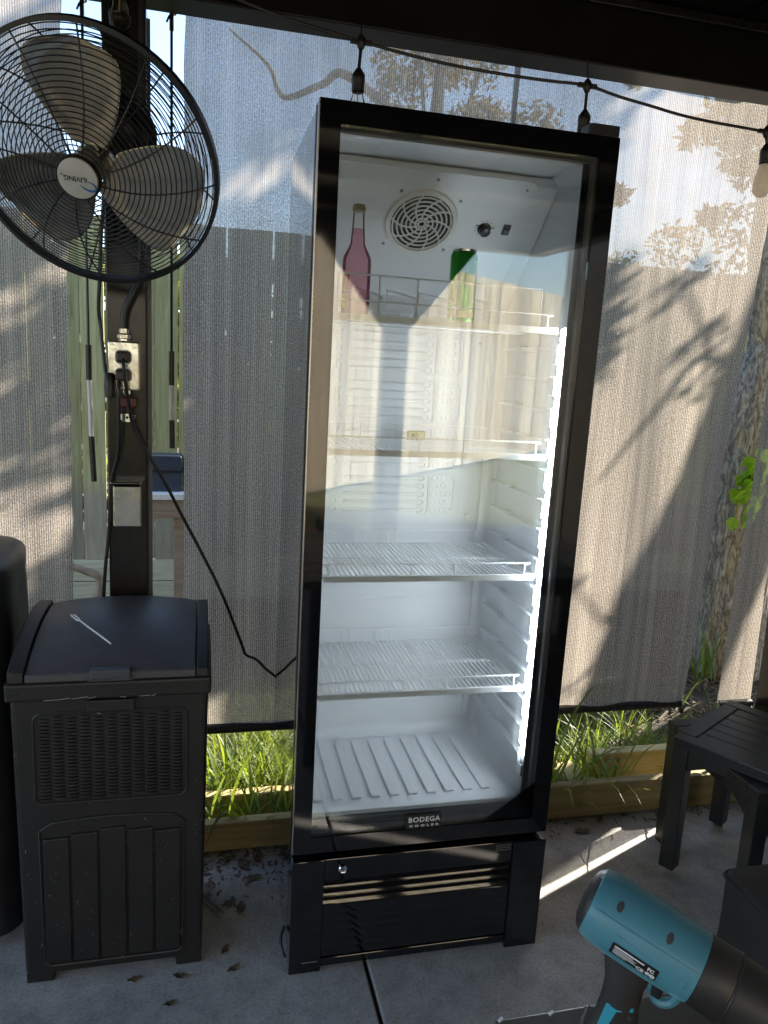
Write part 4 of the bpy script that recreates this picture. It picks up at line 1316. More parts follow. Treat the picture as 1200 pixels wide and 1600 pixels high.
m = MB(); band(m, (0.126, 0.1702), 0.0324, 1.562, 1.592, 195, 228); m.build('label_mark', simple('label_yellow', (0.55, 0.36, 0.05), None, 0.5), tagl)
cy = (0.366, 0.135)
can = tag(MB().lathe([(0.0, 0.003), (0.022, 0.0), (0.027, 0.004), (0.0305, 0.012), (0.0305, 0.148), (0.0265, 0.158)], 32, (cy[0], cy[1], 1.5425)).build('drink_can', M['can_green'], None, smooth=True), 'tall green drink can on the top shelf', 'can')
MB().lathe([(0.027, 0.157), (0.0275, 0.162), (0.0255, 0.162), (0.0245, 0.159), (0.0, 0.158)], 28, (cy[0], cy[1], 1.5425)).build('can_lid', M['alu'], can, smooth=True)
m = MB(); band(m, cy, 0.0307, 1.5545, 1.570, 0, 360, 32); m.build('can_band', M['can_gold'], can, smooth=True)
m = MB(); band(m, cy, 0.0307, 1.59, 1.68, 300, 330, 6); m.build('can_print', simple('can_print', (0.25, 0.32, 0.18), (0.08, 0.25, 0.06), 0.4, nscale=300), can, smooth=True)
th = tag(MB().box(-0.024, 0.024, -0.006, 0.006, 0, 0.025).build('fridge_thermometer', M['lcd_case'], None, bevel=0.002), 'small digital thermometer reading 40 at the back of the second shelf', 'thermometer')
th.location = (0.345, 0.375, 1.250)
MB().box(-0.020, 0.020, -0.0068, -0.0062, 0.003, 0.022).build('display', M['lcd'], th)
text_mesh('display_digits', '40', 0.019, M['ink_black'], th, Matrix.Translation((-0.006, -0.0071, 0.0118)) @ rotx, 0.0001, 0.0003)

# ================================================================== DECK BIN
bx = tag(empty('deck_bin', (-0.397, 0.062, 0)), 'tall black resin trash bin with wicker panel beside the fridge', 'trash bin')
bw0, bw1, bdp = 0.196, 0.206, 0.345
def taper_box(m, w0, w1, d0, d1, z0, z1, f0=0.0, f1=0.0):
    v = [(-w0, f0, z0), (w0, f0, z0), (w0, d0, z0), (-w0, d0, z0), (-w1, f1, z1), (w1, f1, z1), (w1, d1, z1), (-w1, d1, z1)]
    m.add(v, [(0, 3, 2, 1), (4, 5, 6, 7), (0, 1, 5, 4), (1, 2, 6, 5), (2, 3, 7, 6), (3, 0, 4, 7)])
    return m
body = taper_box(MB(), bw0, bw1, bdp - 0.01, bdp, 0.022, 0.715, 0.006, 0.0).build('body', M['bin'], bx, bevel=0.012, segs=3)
for x in (-1, 1):
    MB().box(x * 0.165 - 0.03, x * 0.165 + 0.03, 0.012, 0.05, 0.0, 0.03).build('foot', M['bin'], bx, bevel=0.004)
    MB().box(x * 0.165 - 0.03, x * 0.165 + 0.03, bdp - 0.06, bdp - 0.02, 0.0, 0.03).build('foot', M['bin'], bx, bevel=0.004)
taper_box(MB(), 0.212, 0.213, bdp + 0.005, bdp + 0.005, 0.700, 0.742, -0.012, -0.012).build('rim', M['bin'], bx, bevel=0.007, segs=3)
MB().box(-0.05, 0.05, -0.0145, -0.008, 0.672, 0.699).build('finger_pull', M['bin'], bx, bevel=0.003)
for (x, z, l, tl) in ((-0.135, 0.6975, 0.030, 0.05), (-0.105, 0.6985, 0.022, 0.12), (-0.08, 0.699, 0.035, 0.10), (-0.045, 0.6985, 0.016, 0.2), (0.02, 0.699, 0.012, -0.1), (0.06, 0.6985, 0.022, 0.05), (0.085, 0.697, 0.010, 0.5), (-0.03, 0.6645, 0.008, -0.3), (-0.16, 0.10, 0.010, 1.2), (0.13, 0.075, 0.03, 0.8), (0.14, 0.085, 0.024, 1.1), (0.12, 0.068, 0.02, 0.3), (-0.185, 0.34, 0.008, 1.4)):
    yy = -0.0128 if 0.69 < z < 0.7 else (-0.0005 if z > 0.6 else 0.0025)
    if 0.69 < z < 0.7:
        z += 0.006
    MB().bar((x, yy, z), (x + l * math.cos(tl), yy, z + l * math.sin(tl)), 0.0009, 0.0012).build('scratch', M['scuff'], bx)
# wicker inset
wk = MB()
cw, nc, nr = 0.0277, 11, 24
for r in range(nr):
    for c in range(nc):
        z = 0.466 + r * 0.0082 + (0.0041 if c % 2 else 0.0)
        pts = []
        for k in range(7):
            q = k / 6
            pts.append((-0.152 + (c + q) * cw, 0.003 - 0.0058 * math.sin(PI * q) ** 0.7, z - 0.0016 * math.sin(PI * q)))
        i = len(wk.v)
        for p in pts:
            wk.v += [(p[0], p[1] + 0.003, p[2] - 0.0038), (p[0], p[1], p[2] - 0.0028), (p[0], p[1], p[2] + 0.0022), (p[0], p[1] + 0.003, p[2] + 0.0036)]
        for k in range(6):
            wk.f += [(i + k * 4 + q, i + k * 4 + q + 1, i + k * 4 + q + 5, i + k * 4 + q + 4) for q in range(3)]
wo = wk.build('wicker_panel', M['bin'], bx, smooth=True, angle=50)
wo['kind'] = 'stuff'
fr_poly = rrect(-0.160, 0.160, 0.455, 0.668, 0.018)
MB().tube([(p[0], 0.0005, p[1]) for p in fr_poly], 0.0032, 6, closed=True).build('wicker_frame', M['bin'], bx, smooth=True)
# lower panel: arched frame and boards
ar = []
for k in range(13):
    q = k / 12
    ar.append((-0.155 + 0.31 * q, 0.405 + 0.010 * math.sin(PI * q)))
loop = [(-0.152, 0.06), (-0.155, 0.39)] + ar[1:-1] + [(0.155, 0.39), (0.152, 0.06), (0.14, 0.048), (-0.14, 0.048)]
MB().tube([(p[0], 0.0042 - 0.003 * (p[1] / 0.4), p[1]) for p in loop], 0.003, 6, closed=True).build('panel_frame', M['bin'], bx, smooth=True)
for i in range(5):
    x0 = -0.150 + i * 0.060
    h = 0.372 + 0.016 * (1 - abs(i - 2) / 2)
    w0 = 0.056
    MB().prism([(x0 + 0.002, 0.058), (x0 + w0, 0.058), (x0 + w0, h), (x0 + 0.002, h - 0.002)], 0.006, (0, -0.0025, 0)).build('panel_board', M['bin'], bx, bevel=0.0022)
# lid
lid_prof = [(-0.010, 0.742), (-0.008, 0.760), (0.012, 0.769), (0.06, 0.787), (0.12, 0.803), (0.19, 0.814), (0.27, 0.817), (0.335, 0.812), (0.345, 0.80), (0.345, 0.743)]
def lid_part(x0, x1, dz, name, mat, crown=0.0, nx=1):
    V, Fc = [], []
    n = len(lid_prof)
    for k in range(nx + 1):
        x = x0 + (x1 - x0) * k / nx
        for i, (y, z) in enumerate(lid_prof):
            inner = 0 < i < n - 1
            V.append((x, y, z + (dz if inner else 0) + (crown * (1 - (2 * k / nx - 1) ** 2) * min(1, max(0, (y + 0.01) / 0.12)) if inner and nx > 1 else 0)))
    for k in range(nx):
        Fc += [(k * n + i, (k + 1) * n + i, (k + 1) * n + (i + 1) % n, k * n + (i + 1) % n) for i in range(n)]
    Fc += [tuple(range(n)), tuple(nx * n + i for i in range(n))[::-1]]
    m = MB(); m.add(V, Fc)
    return m.build(name, mat, bx, bevel=0.003, smooth=True, angle=35)
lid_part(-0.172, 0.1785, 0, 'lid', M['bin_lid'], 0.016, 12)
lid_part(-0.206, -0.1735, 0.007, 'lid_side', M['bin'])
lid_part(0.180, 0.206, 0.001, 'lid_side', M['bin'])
lt = MB().box(-0.042, 0.042, -0.020, 0.004, 0.748, 0.7695).build('latch', M['bin_lid'], bx, bevel=0.004)
MB().box(-0.046, 0.046, -0.0125, -0.0095, 0.742, 0.750).build('latch_slot', M['dark_hole'], bx)
# cable tie on the lid
tie = tag(MB().tube(smoothpath([(-0.503, 0.235, 0.8315), (-0.497, 0.222, 0.831), (-0.485, 0.200, 0.8305), (-0.478, 0.196, 0.831), (-0.484, 0.210, 0.832), (-0.495, 0.232, 0.8325)], 5), 0.0019, 6, closed=True).build('cable_tie', M['white_paint'], None, smooth=True), 'white plastic cable tie lying on the bin lid', 'cable tie')
MB().tube(smoothpath([(-0.479, 0.197, 0.831), (-0.455, 0.165, 0.8245), (-0.425, 0.135, 0.813), (-0.402, 0.112, 0.803)], 6), 0.0019, 6).build('tail', M['white_paint'], tie, smooth=True)

# ------------------------------------------------------------------ draped covers
def draped(name, x0, x1, y0, y1, z0, z1, r, amp, mat, label, cat, seed=0.0, nper=20, rows=26, slope=0.0):
    base = rrect(x0, x1, y0, y1, r, 6)
    # densify
    P = []
    for i in range(len(base)):
        a, b = Vector((*base[i], 0)), Vector((*base[(i + 1) % len(base)], 0))
        k = max(1, int((b - a).length / 0.035))
        for j in range(k):
            P.append(a.lerp(b, j / k))
    n = len(P)
    c = Vector(((x0 + x1) / 2, (y0 + y1) / 2, 0))
    V, Fc = [], []
    rings = [(z0 + (z1 - r * 0.6 - z0) * j / rows, 1.0) for j in range(rows + 1)]
    rings += [(z1 - r * 0.6 + r * 0.6 * math.sin(t), None) for t in (0.4, 0.8, 1.2, 1.5)]
    for j, (z, s) in enumerate(rings):
        for p in P:
            d = (p - c)
            if s is None:
                t = (0.4, 0.8, 1.2, 1.5)[j - rows - 1]
                q = p - d.normalized() * (r * 0.6 * (1 - math.cos(t)))
            else:
                q = p + d.normalized() * 0.012 * (1 - (z - z0) / (z1 - z0))
            nn = noise.noise(Vector((q.x * 7, q.y * 7, z * 2.5 + seed))) + 0.5 * noise.noise(Vector((q.x * 17, q.y * 17, z * 9 + seed)))
            zz = z + slope * (p.x - c.x) * (z - z0) / (z1 - z0)
            V.append(Vector((q.x, q.y, zz)) + d.normalized() * amp * nn)
    nr = len(rings)
    for j in range(nr - 1):
        for i in range(n):
            l = (i + 1) % n
            Fc.append((j * n + i, j * n + l, (j + 1) * n + l, (j + 1) * n + i))
    # top
    prev = (nr - 1) * n
    for s in (0.8, 0.55, 0.3):
        st = len(V)
        for i in range(n):
            q = c.lerp(V[(nr - 1) * n + i].copy(), s)
            zz = z1 + slope * (q.x - c.x) + amp * 1.2 * noise.noise(Vector((q.x * 6, q.y * 6, seed + 4))) 
            V.append(Vector((q.x, q.y, zz)))
        for i in range(n):
            l = (i + 1) % n
            Fc.append((prev + i, prev + l, st + l, st + i))
        prev = st
    V.append(Vector((c.x, c.y, z1)))
    for i in range(n):
        Fc.append((prev + i, prev + (i + 1) % n, len(V) - 1))
    m = MB(); m.add(V, Fc)
    return tag(m.build(name, mat, None, smooth=True, angle=0), label, cat)
draped('grill_cover', -1.35, -0.645, 0.20, 0.56, 0.035, 0.955, 0.07, 0.014, M['cover'], 'black fabric grill cover at the left edge, behind the bin', 'cover', 2.0)
ot = draped('ottoman_cover', 0.845, 1.42, -0.98, -0.372, 0.03, 0.452, 0.022, 0.012, M['ottoman'], 'black fabric covered ottoman at the right edge behind the blower', 'ottoman', 7.0)

sm = [(p[0], p[1], 0.443 + 0.006 * noise.noise(Vector((p[0] * 9, p[1] * 9, 1)))) for p in rrect(0.843, 1.422, -0.982, -0.370, 0.024, 5)]
MB().tube(sm, 0.0035, 6, closed=True).build('piping', M['ottoman'], ot, smooth=True)
# ================================================================== ELECTRICAL ON THE POST
ob = tag(empty('outlet_box', (-0.394, 0.42, 1.407)), 'metal weatherproof outlet box with two plugged cords on the post', 'outlet')
MB().box(-0.037, 0.037, -0.036, -0.0003, -0.058, 0.058).build('box', M['galv'], ob, bevel=0.004)
fp = MB().prism(rrect(-0.035, 0.035, -0.056, 0.056, 0.006, 3), 0.004, (0, -0.0405, 0)).build('face_plate', M['galv'], ob, bevel=0.0015)
for z in (0.021, -0.021):
    MB().tube([(p[0], -0.0445, p[1]) for p in rrect(-0.0178, 0.0178, z - 0.0158, z + 0.0158, 0.010, 4)], 0.0014, 6, closed=True).build('receptacle_rim', M['white_paint'], ob, smooth=True)
    MB().prism(rrect(-0.0165, 0.0165, z - 0.0145, z + 0.0145, 0.009, 4), 0.004, (0, -0.0425, 0)).build('receptacle', M['satin_black'], ob, bevel=0.0008)
pg = MB()
pg.box(-0.014, 0.012, -0.066, -0.043, 0.010, 0.033)
pg.build('plug', M['rubber'], ob, bevel=0.004)
MB().box(-0.016, 0.010, -0.070, -0.043, -0.034, -0.010).build('plug', M['rubber'], ob, bevel=0.004)
cn = MB().lathe([(0.0135, 0), (0.0135, 0.006), (0.0165, 0.006), (0.0165, 0.016), (0.0125, 0.018), (0.0125, 0.03)], 6, (0.0, -0.018, 0.0585)).build('conduit_connector', M['galv'], ob, bevel=0.001)
cd = tag(MB().tube(smoothpath([(-0.394, 0.402, 1.485), (-0.394, 0.402, 1.515), (-0.388, 0.400, 1.545), (-0.372, 0.398, 1.580), (-0.355, 0.398, 1.625), (-0.351, 0.405, 1.70), (-0.349, 0.41, 1.9), (-0.349, 0.41, 2.235)], 8), 0.0095, 12).build('flex_conduit', M['rubber'], None, smooth=True), 'thick black flexible conduit running up the post from the outlet', 'conduit')
bb = tag(empty('blank_box', (-0.394, 0.42, 1.063)), 'lower metal junction box with blank cover on the post', 'junction box')
MB().prism([(-0.0, -0.056), (-0.044, -0.052), (-0.044, 0.052), (0.0, 0.056)], 0.066, (-0.028, -0.0003, 0), ((0, 1, 0), (0, 0, 1), (1, 0, 0))).build('box', M['galv'], bb, bevel=0.003)
MB().box(-0.034, 0.041, -0.052, -0.0003, 0.0575, 0.062).build('rain_hood', M['galv'], bb, bevel=0.002)
bo = tag(empty('bottle_opener', (-0.390, 0.4195, 1.307)), 'small chrome bottle opener screwed to the post below the outlet', 'bottle opener')
MB().prism([(0.020 * math.cos(R(a)), -0.006 + 0.016 * math.sin(R(a))) for a in range(170, 371, 20)] + [(0.012, 0.0), (-0.012, 0.0)], -0.004, (0, 0, -0.016)).build('plate', M['chrome'], bo, bevel=0.001)
MB().prism(rrect(-0.009, 0.009, 0.030, 0.046, 0.004, 3), -0.004, (0, 0, 0)).build('top_plate', M['chrome'], bo, bevel=0.001)
MB().box(-0.024, 0.024, -0.010, 0.0, 0.000, 0.024).build('lettering_band', M['red_wood'], bo, bevel=0.003)
for z in (0.038, -0.026):
    MB().lathe([(0.0035, 0), (0.0035, 0.002)], 10, (0.0, -0.004, z), (Vector((1, 0, 0)), Vector((0, 0, 1)), Vector((0, -1, 0)))).build('screw', M['dark_hole'], bo)

tag(MB().tube(smoothpath([(-0.392, 0.358, 1.425), (-0.390, 0.345, 1.40), (-0.382, 0.365, 1.32), (-0.372, 0.385, 1.26), (-0.335, 0.395, 1.185), (-0.30, 0.41, 1.12), (-0.258, 0.43, 1.03), (-0.20, 0.45, 0.91), (-0.150, 0.46, 0.80), (-0.098, 0.470, 0.66), (-0.085, 0.475, 0.625), (-0.055, 0.485, 0.605), (-0.018, 0.492, 0.565), (0.03, 0.497, 0.53), (0.12, 0.500, 0.50)], 8), 0.0042, 8).build('power_cord', M['rubber'], None, smooth=True), 'black cord swooping from the outlet down behind the fridge', 'cord')
tag(MB().tube(smoothpath([(-0.402, 0.357, 1.375), (-0.403, 0.345, 1.34), (-0.405, 0.365, 1.24), (-0.412, 0.380, 1.18), (-0.428, 0.395, 1.12), (-0.436, 0.408, 1.0), (-0.448, 0.412, 0.88), (-0.458, 0.418, 0.72), (-0.47, 0.45, 0.5), (-0.48, 0.46, 0.02)], 8), 0.0045, 8).build('power_cord', M['rubber'], None, smooth=True), 'black cord hanging straight down the left side of the post behind the bin', 'cord')

# ================================================================== WALL FAN
FN = Vector((-0.2144, -0.8077, -0.5493)).normalized()
FX = Vector((0, 0, 1)).cross(FN).normalized()
FY = FN.cross(FX)
fan = tag(empty('wall_fan'), 'black caged fan with three metal blades mounted high on the post', 'fan')
fan.matrix_world = Matrix(((FX.x, FY.x, FN.x, -0.426), (FX.y, FY.y, FN.y, 0.129), (FX.z, FY.z, FN.z, 1.803), (0, 0, 0, 1)))
RF = 0.2475
def dome(r, h0, p=2.2):
    return h0 * (1 - (r / RF) ** p)
gf, gb = MB(), MB()
for i in range(22):
    r = 0.050 + (RF - 0.056) * i / 21
    gf.ring((0, 0, dome(r, 0.079)), r, 0.00125, 60, 5)
    if i < 20:
        gb.ring((0, 0, -dome(r, 0.105, 3.0) - 0.004), r, 0.0012, 60, 5)
for i in range(12):
    a = 2 * PI * i / 12 + 0.15
    gf.tube([(math.cos(a + 0.25 * q) * (0.043 + (RF - 0.043) * q), math.sin(a + 0.25 * q) * (0.043 + (RF - 0.043) * q), dome(0.043 + (RF - 0.043) * q, 0.077)) for q in [k / 9 for k in range(10)]], 0.0018, 5)
    gb.tube([(math.cos(a + 0.1) * (0.05 + (RF - 0.05) * q), math.sin(a + 0.1) * (0.05 + (RF - 0.05) * q), -dome(0.05 + (RF - 0.05) * q, 0.103, 3.0) - 0.004) for q in [k / 9 for k in range(10)]], 0.0018, 5)
gf.build('front_grille', M['cage'], fan)
gb.build('rear_grille', M['cage'], fan)
MB().lathe([(RF - 0.004, -0.010), (RF + 0.005, -0.011), (RF + 0.006, 0.008), (RF - 0.003, 0.010), (RF - 0.004, -0.010)], 72, cap=False).build('rim', M['cage'], fan, smooth=True, angle=50)
# hub cap and lettering
hc = MB().lathe([(0.042, 0.068), (0.043, 0.080), (0.0405, 0.083), (0.0385, 0.081)], 40, cap=False).build('hub_ring', M['cage'], fan, smooth=True, angle=50)
hub = MB().lathe([(0.0386, 0.079), (0.038, 0.0835), (0.028, 0.0855), (0.0, 0.0862)], 40).build('hub_cap', M['hubcap'], fan, smooth=True, angle=50)
trot = Matrix.Rotation(PI - 0.12, 4, 'Z')
text_mesh('hub_lettering', 'iLIVING', 0.0135, M['ink_black'], hub, trot @ Matrix.Translation((0.003, -0.001, 0.0868)), 0.0003, 0.0001, 1.0)
text_mesh('registered_mark', '®', 0.006, M['ink_black'], hub, trot @ Matrix.Translation((0.029, -0.006, 0.0866)), 0.0002)
swm = MB()
pts = []
for k in range(20):
    t = R(20 + 250 * k / 19)
    pts.append((-0.020 + 0.0155 * math.cos(t), 0.0095 + 0.0085 * math.sin(t) - 0.20 * 0.0155 * math.cos(t), 0.0866))
swm.tube(pts, [0.0006 + 0.0018 * math.sin(PI * k / 19) for k in range(20)], 6)
so = swm.build('hub_swoosh', M['ink_blue'], hub, smooth=True)
so.matrix_local = trot
# blades
bl = MB()
V, Fc = [], []
nr, na = 14, 12
for i in range(nr + 1):
    q = i / nr
    r = 0.030 + 0.188 * q
    hwid = 0.024 + 0.078 * math.sin(min(1.0, 0.12 + q * 1.05) * PI * 0.60) ** 1.1
    if q > 0.8:
        hwid *= math.sqrt(max(0.02, 1 - ((q - 0.8) / 0.205) ** 2))
    for k in range(na + 1):
        s = -1 + 2 * k / na
        off = 0.018 * math.sin(q * PI * 0.9)
        y = s * hwid + off
        z = (0.20 + 0.22 * (1 - q)) * y * 0.9 + 0.010 * (1 - s * s) * q
        d = math.hypot((q - 0.55) / 0.38, s / 0.78)
        z += 0.0028 * math.exp(-((d - 1.0) / 0.10) ** 2)
        V.append((r, y, -z - 0.008))
for i in range(nr):
    for k in range(na):
        a = i * (na + 1) + k
        Fc.append((a, a + 1, a + na + 2, a + na + 1))
bl.add(V, Fc)
b0 = bl.build('blade', M['blade'], fan, smooth=True, angle=0)
md = b0.modifiers.new('solid', 'SOLIDIFY'); md.thickness = 0.0015
ss = b0.modifiers.new('sub', 'SUBSURF'); ss.levels = 1; ss.render_levels = 1
b0.rotation_euler = (0, 0, R(86))
for a in (206, 326):
    share('blade', b0, fan, (0, 0, 0), (0, 0, R(a)))
MB().lathe([(0.0, 0.02), (0.03, 0.018), (0.035, 0.0), (0.035, -0.03), (0.0, -0.032)], 28).build('blade_hub', M['blade'], fan, smooth=True)
mo = MB().lathe([(0.0, -0.112), (0.050, -0.114), (0.068, -0.13), (0.074, -0.165), (0.072, -0.205), (0.058, -0.235), (0.0, -0.245)], 32).build('motor', M['cage'], fan, smooth=True, angle=40)
src = None
for i in range(5):
    MB().ring((0, 0, -0.15 - i * 0.012), 0.0745, 0.002, 36, 5).build('cooling_fin', M['cage'], mo)
MB().lathe([(0.012, -0.032), (0.012, -0.106)], 12).build('shaft', M['chrome'], fan, smooth=True)
inv = fan.matrix_world.inverted()
def fl(p):
    return inv @ Vector(p)
MB().bar(fl((-0.395, 0.29, 1.925)), fl((-0.392, 0.415, 1.955)), 0.03, 0.03).build('arm', M['cage'], fan, bevel=0.003)
MB().bar(fl((-0.398, 0.245, 1.86)), fl((-0.395, 0.30, 1.945)), 0.045, 0.02).build('tilt_bracket', M['cage'], fan, bevel=0.003)
wp = [(-0.435, 0.405, 1.88), (-0.347, 0.405, 1.88), (-0.347, 0.4195, 1.88), (-0.435, 0.4195, 1.88), (-0.435, 0.405, 2.03), (-0.347, 0.405, 2.03), (-0.347, 0.4195, 2.03), (-0.435, 0.4195, 2.03)]
m = MB(); m.add([fl(p) for p in wp], [(0, 3, 2, 1), (4, 5, 6, 7), (0, 1, 5, 4), (1, 2, 6, 5), (2, 3, 7, 6), (3, 0, 4, 7)])
m.build('wall_plate', M['cage'], fan, bevel=0.002)
tag(MB().tube(smoothpath([(-0.425, 0.33, 1.80), (-0.436, 0.345, 1.70), (-0.443, 0.36, 1.60), (-0.448, 0.375, 1.54), (-0.446, 0.385, 1.50), (-0.440, 0.380, 1.44), (-0.436, 0.375, 1.40), (-0.430, 0.368, 1.375)], 8), 0.0045, 8).build('power_cord', M['rubber'], None, smooth=True), 'short black fan cord dropping from the cage to the outlet', 'cord')
tag(MB().lathe([(0.006, 0.035), (0.012, 0.028), (0.0135, 0.0), (0.012, -0.022), (0.0, -0.026)], 12, (-0.424, 0.362, 1.355)).build('cord_plug', M['rubber'], None, smooth=True), 'black plug body hanging at the lower left corner of the outlet box', 'plug')

# ================================================================== STRING LIGHTS
st = tag(empty('string_lights', (0, 0, 0)), 'black string of bulb lights hung along the gazebo beam', 'string lights')
nodes = [(-0.392, 2.305), (0.152, 2.192), (0.745, 2.172), (1.292, 2.125), (1.86, 2.19)]
cpts = [(-1.1, 0.37, 2.215)]
for (a, b) in zip(nodes, nodes[1:]):
    for k in range(6):
        q = k / 6
        cpts.append((a[0] + (b[0] - a[0]) * q, 0.37, a[1] + (b[1] - a[1]) * q - 0.012 * math.sin(PI * q) + 0.003 * noise.noise(Vector((a[0] * 3 + q * 4, 0, 0)))))
cpts.append((nodes[-1][0], 0.37, nodes[-1][1]))
MB().tube(smoothpath(cpts, 4), 0.0040, 8).build('cord', M['rubber'], st, smooth=True)
for i, (x, z) in enumerate(nodes):
    dz = 0.058 if i in (1, 2) else 0.03
    lean = (-0.010, -0.003, 0.0, 0.006, 0.0)[i]
    if i == 0:
        lean = 0.0
    k = MB()
    k.lathe([(0.004, 0.016), (0.010, 0.008), (0.011, -0.006), (0.006, -0.016)], 12, (x, 0.37, z))
    k.bar((x - 0.026, 0.37, z), (x + 0.026, 0.37, z), 0.010, 0.010)
    k.tube([(x, 0.37, z - 0.014), (x + lean, 0.37, z - dz)], 0.0042, 8)
    k.build('drop_cord', M['rubber'], st, smooth=True)
    MB().tube([(x, 0.37, z + 0.014), (x, 0.383, 2.245)], 0.0016, 6).build('hanger', M['chrome'], st)
    bx_ = x + lean
    zs = z - dz
    so_ = MB().lathe([(0.006, 0.0), (0.011, -0.008), (0.0155, -0.014), (0.0165, -0.026), (0.0155, -0.030), (0.0155, -0.052), (0.013, -0.054)], 18, (bx_, 0.37, zs)).build('socket', M['rubber'], st, smooth=True)
    bmat_ = M['bulb_milky'] if i == 3 else M['bulb']
    bu = MB().lathe([(0.0125, -0.052), (0.0135, -0.060), (0.020, -0.082), (0.0245, -0.105), (0.0225, -0.124), (0.013, -0.137), (0.0, -0.141)], 22, (bx_, 0.37, zs)).build('bulb', bmat_, st, smooth=True)
    MB().tube([(bx_, 0.37, zs - 0.055), (bx_ - 0.002, 0.368, zs - 0.098)], 0.0014, 6).build('filament', M['filament'], bu)
    MB().tube([(bx_ - 0.002, 0.368, zs - 0.098), (bx_ - 0.015, 0.366, zs - 0.099)], 0.0014, 6).build('support_wire', M['alu'], bu)

# ================================================================== SIDE TABLES
def side_table(cx, cy, rz, size, ztop, zfoot, label):
    t = tag(empty('side_table', (cx, cy, 0), (0, 0, rz)), label, 'side table', 'black slatted side tables stacked crosswise')
    h = size / 2
    fw_ = 0.045
    th = 0.026
    def fbox(x0, x1, y0, y1, name):
        return MB().box(x0, x1, y0, y1, ztop - th, ztop).build(name, M['table'], t, bevel=0.003)
    fbox(-h, h, -h, -h + fw_, 'frame_board'); fbox(-h, h, h - fw_, h, 'frame_board')
    fbox(-h, -h + fw_, -h + fw_ + 0.001, h - fw_ - 0.001, 'frame_board'); fbox(h - fw_, h, -h + fw_ + 0.001, h - fw_ - 0.001, 'frame_board')
    inner = size - 2 * fw_
    n = 6
    pw = inner / n
    for i in range(n):
        y0 = -h + fw_ + i * pw
        MB().box(-h + fw_ + 0.002, h - fw_ - 0.002, y0 + 0.002, y0 + pw - 0.002, ztop - th + 0.004, ztop - 0.003).build('slat', M['table'], t, bevel=0.0015)
    for (sx, sy) in ((-1, -1), (1, -1), (1, 1), (-1, 1)):
        x, y = sx * (h - 0.024), sy * (h - 0.024)
        m = MB()
        a = 0.022
        m.box(x - a, x + a, y - a, y + a, zfoot, ztop - th - 0.001)
        m.build('leg', M['table'], t, bevel=0.003)
    for s in (-1, 1):
        arch = []
        for k in range(13):
            q = -1 + 2 * k / 12
            arch.append((q * (h - 0.047), ztop - th - 0.036 - 0.030 * max(0, abs(q) - 0.70) / 0.30))
        poly = [(-h + 0.047, ztop - th - 0.001)] + arch + [(h - 0.047, ztop - th - 0.001)]
        MB().prism(poly, 0.014, (0, s * (h - 0.012) - 0.007, 0)).build('apron', M['table'], t, bevel=0.001)
        MB().prism(poly, 0.014, (s * (h - 0.012) - 0.007, 0, 0), ((0, 1, 0), (0, 0, 1), (1, 0, 0))).build('apron', M['table'], t, bevel=0.001)
    return t
sz = 0.402
cA = (1.117 + 0.5 * (0.346 + 0.206), 0.201 + 0.5 * (0.206 - 0.346))
side_table(cA[0], cA[1], math.atan2(0.206, 0.346) - PI / 2, sz, 0.4365, 0.025, 'upper black slatted side table stacked askew on top of the other')
side_table(1.205 + 0.21, 0.355 - 0.21, -0.03, 0.42, 0.405, 0.0, 'lower black slatted side table underneath the askew one')

# ================================================================== FRONT TABLE AND BLOWER
ft = tag(empty('front_table', (0.122, -0.882, 0)), 'dark grey slatted table top in the bottom right foreground', 'table')
for i in range(6):
    y1 = -i * 0.118
    MB().box(0.0, 1.05, y1 - 0.115, y1, 0.672, 0.70).build('slat', M['bench_top'], ft, bevel=0.003)
for (x, y) in ((0.03, -0.05), (0.97, -0.05), (0.03, -0.69), (0.97, -0.69)):
    MB().box(x, x + 0.05, y - 0.0, y + 0.05 - 0.02, 0.0, 0.671).build('leg', M['bench_top'], ft, bevel=0.003)
for y in (-0.05, -0.66):
    MB().box(0.081, 0.969, y, y + 0.025, 0.62, 0.671).build('apron', M['bench_top'], ft, bevel=0.002)

P0 = Vector((0.219, -0.902, 0.858))
BA = Vector((0.698, -0.640, -0.270)).normalized()
BU = (Vector((0, 0, 1)) - BA * BA.z).normalized()
BS = BA.cross(BU)   # towards the photographer or away
if BS.dot(Vector((-0.43, -0.68, 0.58))) < 0:
    BS = -BS
bwr = tag(empty('blower'), 'teal and black handheld cordless blower standing on the front table', 'blower')
def bp(a, u, s):
    return P0 + BA * a + BU * u + BS * s
AXB = (BU, BS, BA)
MB().lathe([(0.0, 0.004), (0.030, 0.003), (0.033, -0.002), (0.0368, 0.0), (0.0392, 0.008), (0.0405, 0.03), (0.0405, 0.070), (0.0395, 0.098), (0.0375, 0.118)], 48, P0, AXB).build('motor_housing', M['teal'], bwr, smooth=True, angle=40)
MB().lathe([(0.0, -0.012), (0.020, -0.0105), (0.030, -0.0065), (0.0345, -0.002), (0.0362, 0.001)], 40, P0, AXB).build('rear_grille', M['tool_dark'], bwr, smooth=True)
MB().lathe([(0.0373, 0.1185), (0.0376, 0.148), (0.0365, 0.150)], 44, P0, AXB).build('collar', M['tool_dark'], bwr, smooth=True, angle=40)
MB().ring(P0 + BA * 0.1505, 0.0367, 0.0015, 44, 6, (BU, BS)).build('collar_ring', M['tool_dark'], bwr, smooth=True)
MB().lathe([(0.0362, 0.1515), (0.0358, 0.17), (0.0335, 0.195), (0.029, 0.225), (0.0245, 0.27), (0.022, 0.36), (0.0195, 0.36), (0.0, 0.30)], 44, P0, AXB).build('nozzle', M['tool_dark'], bwr, smooth=True, angle=60)
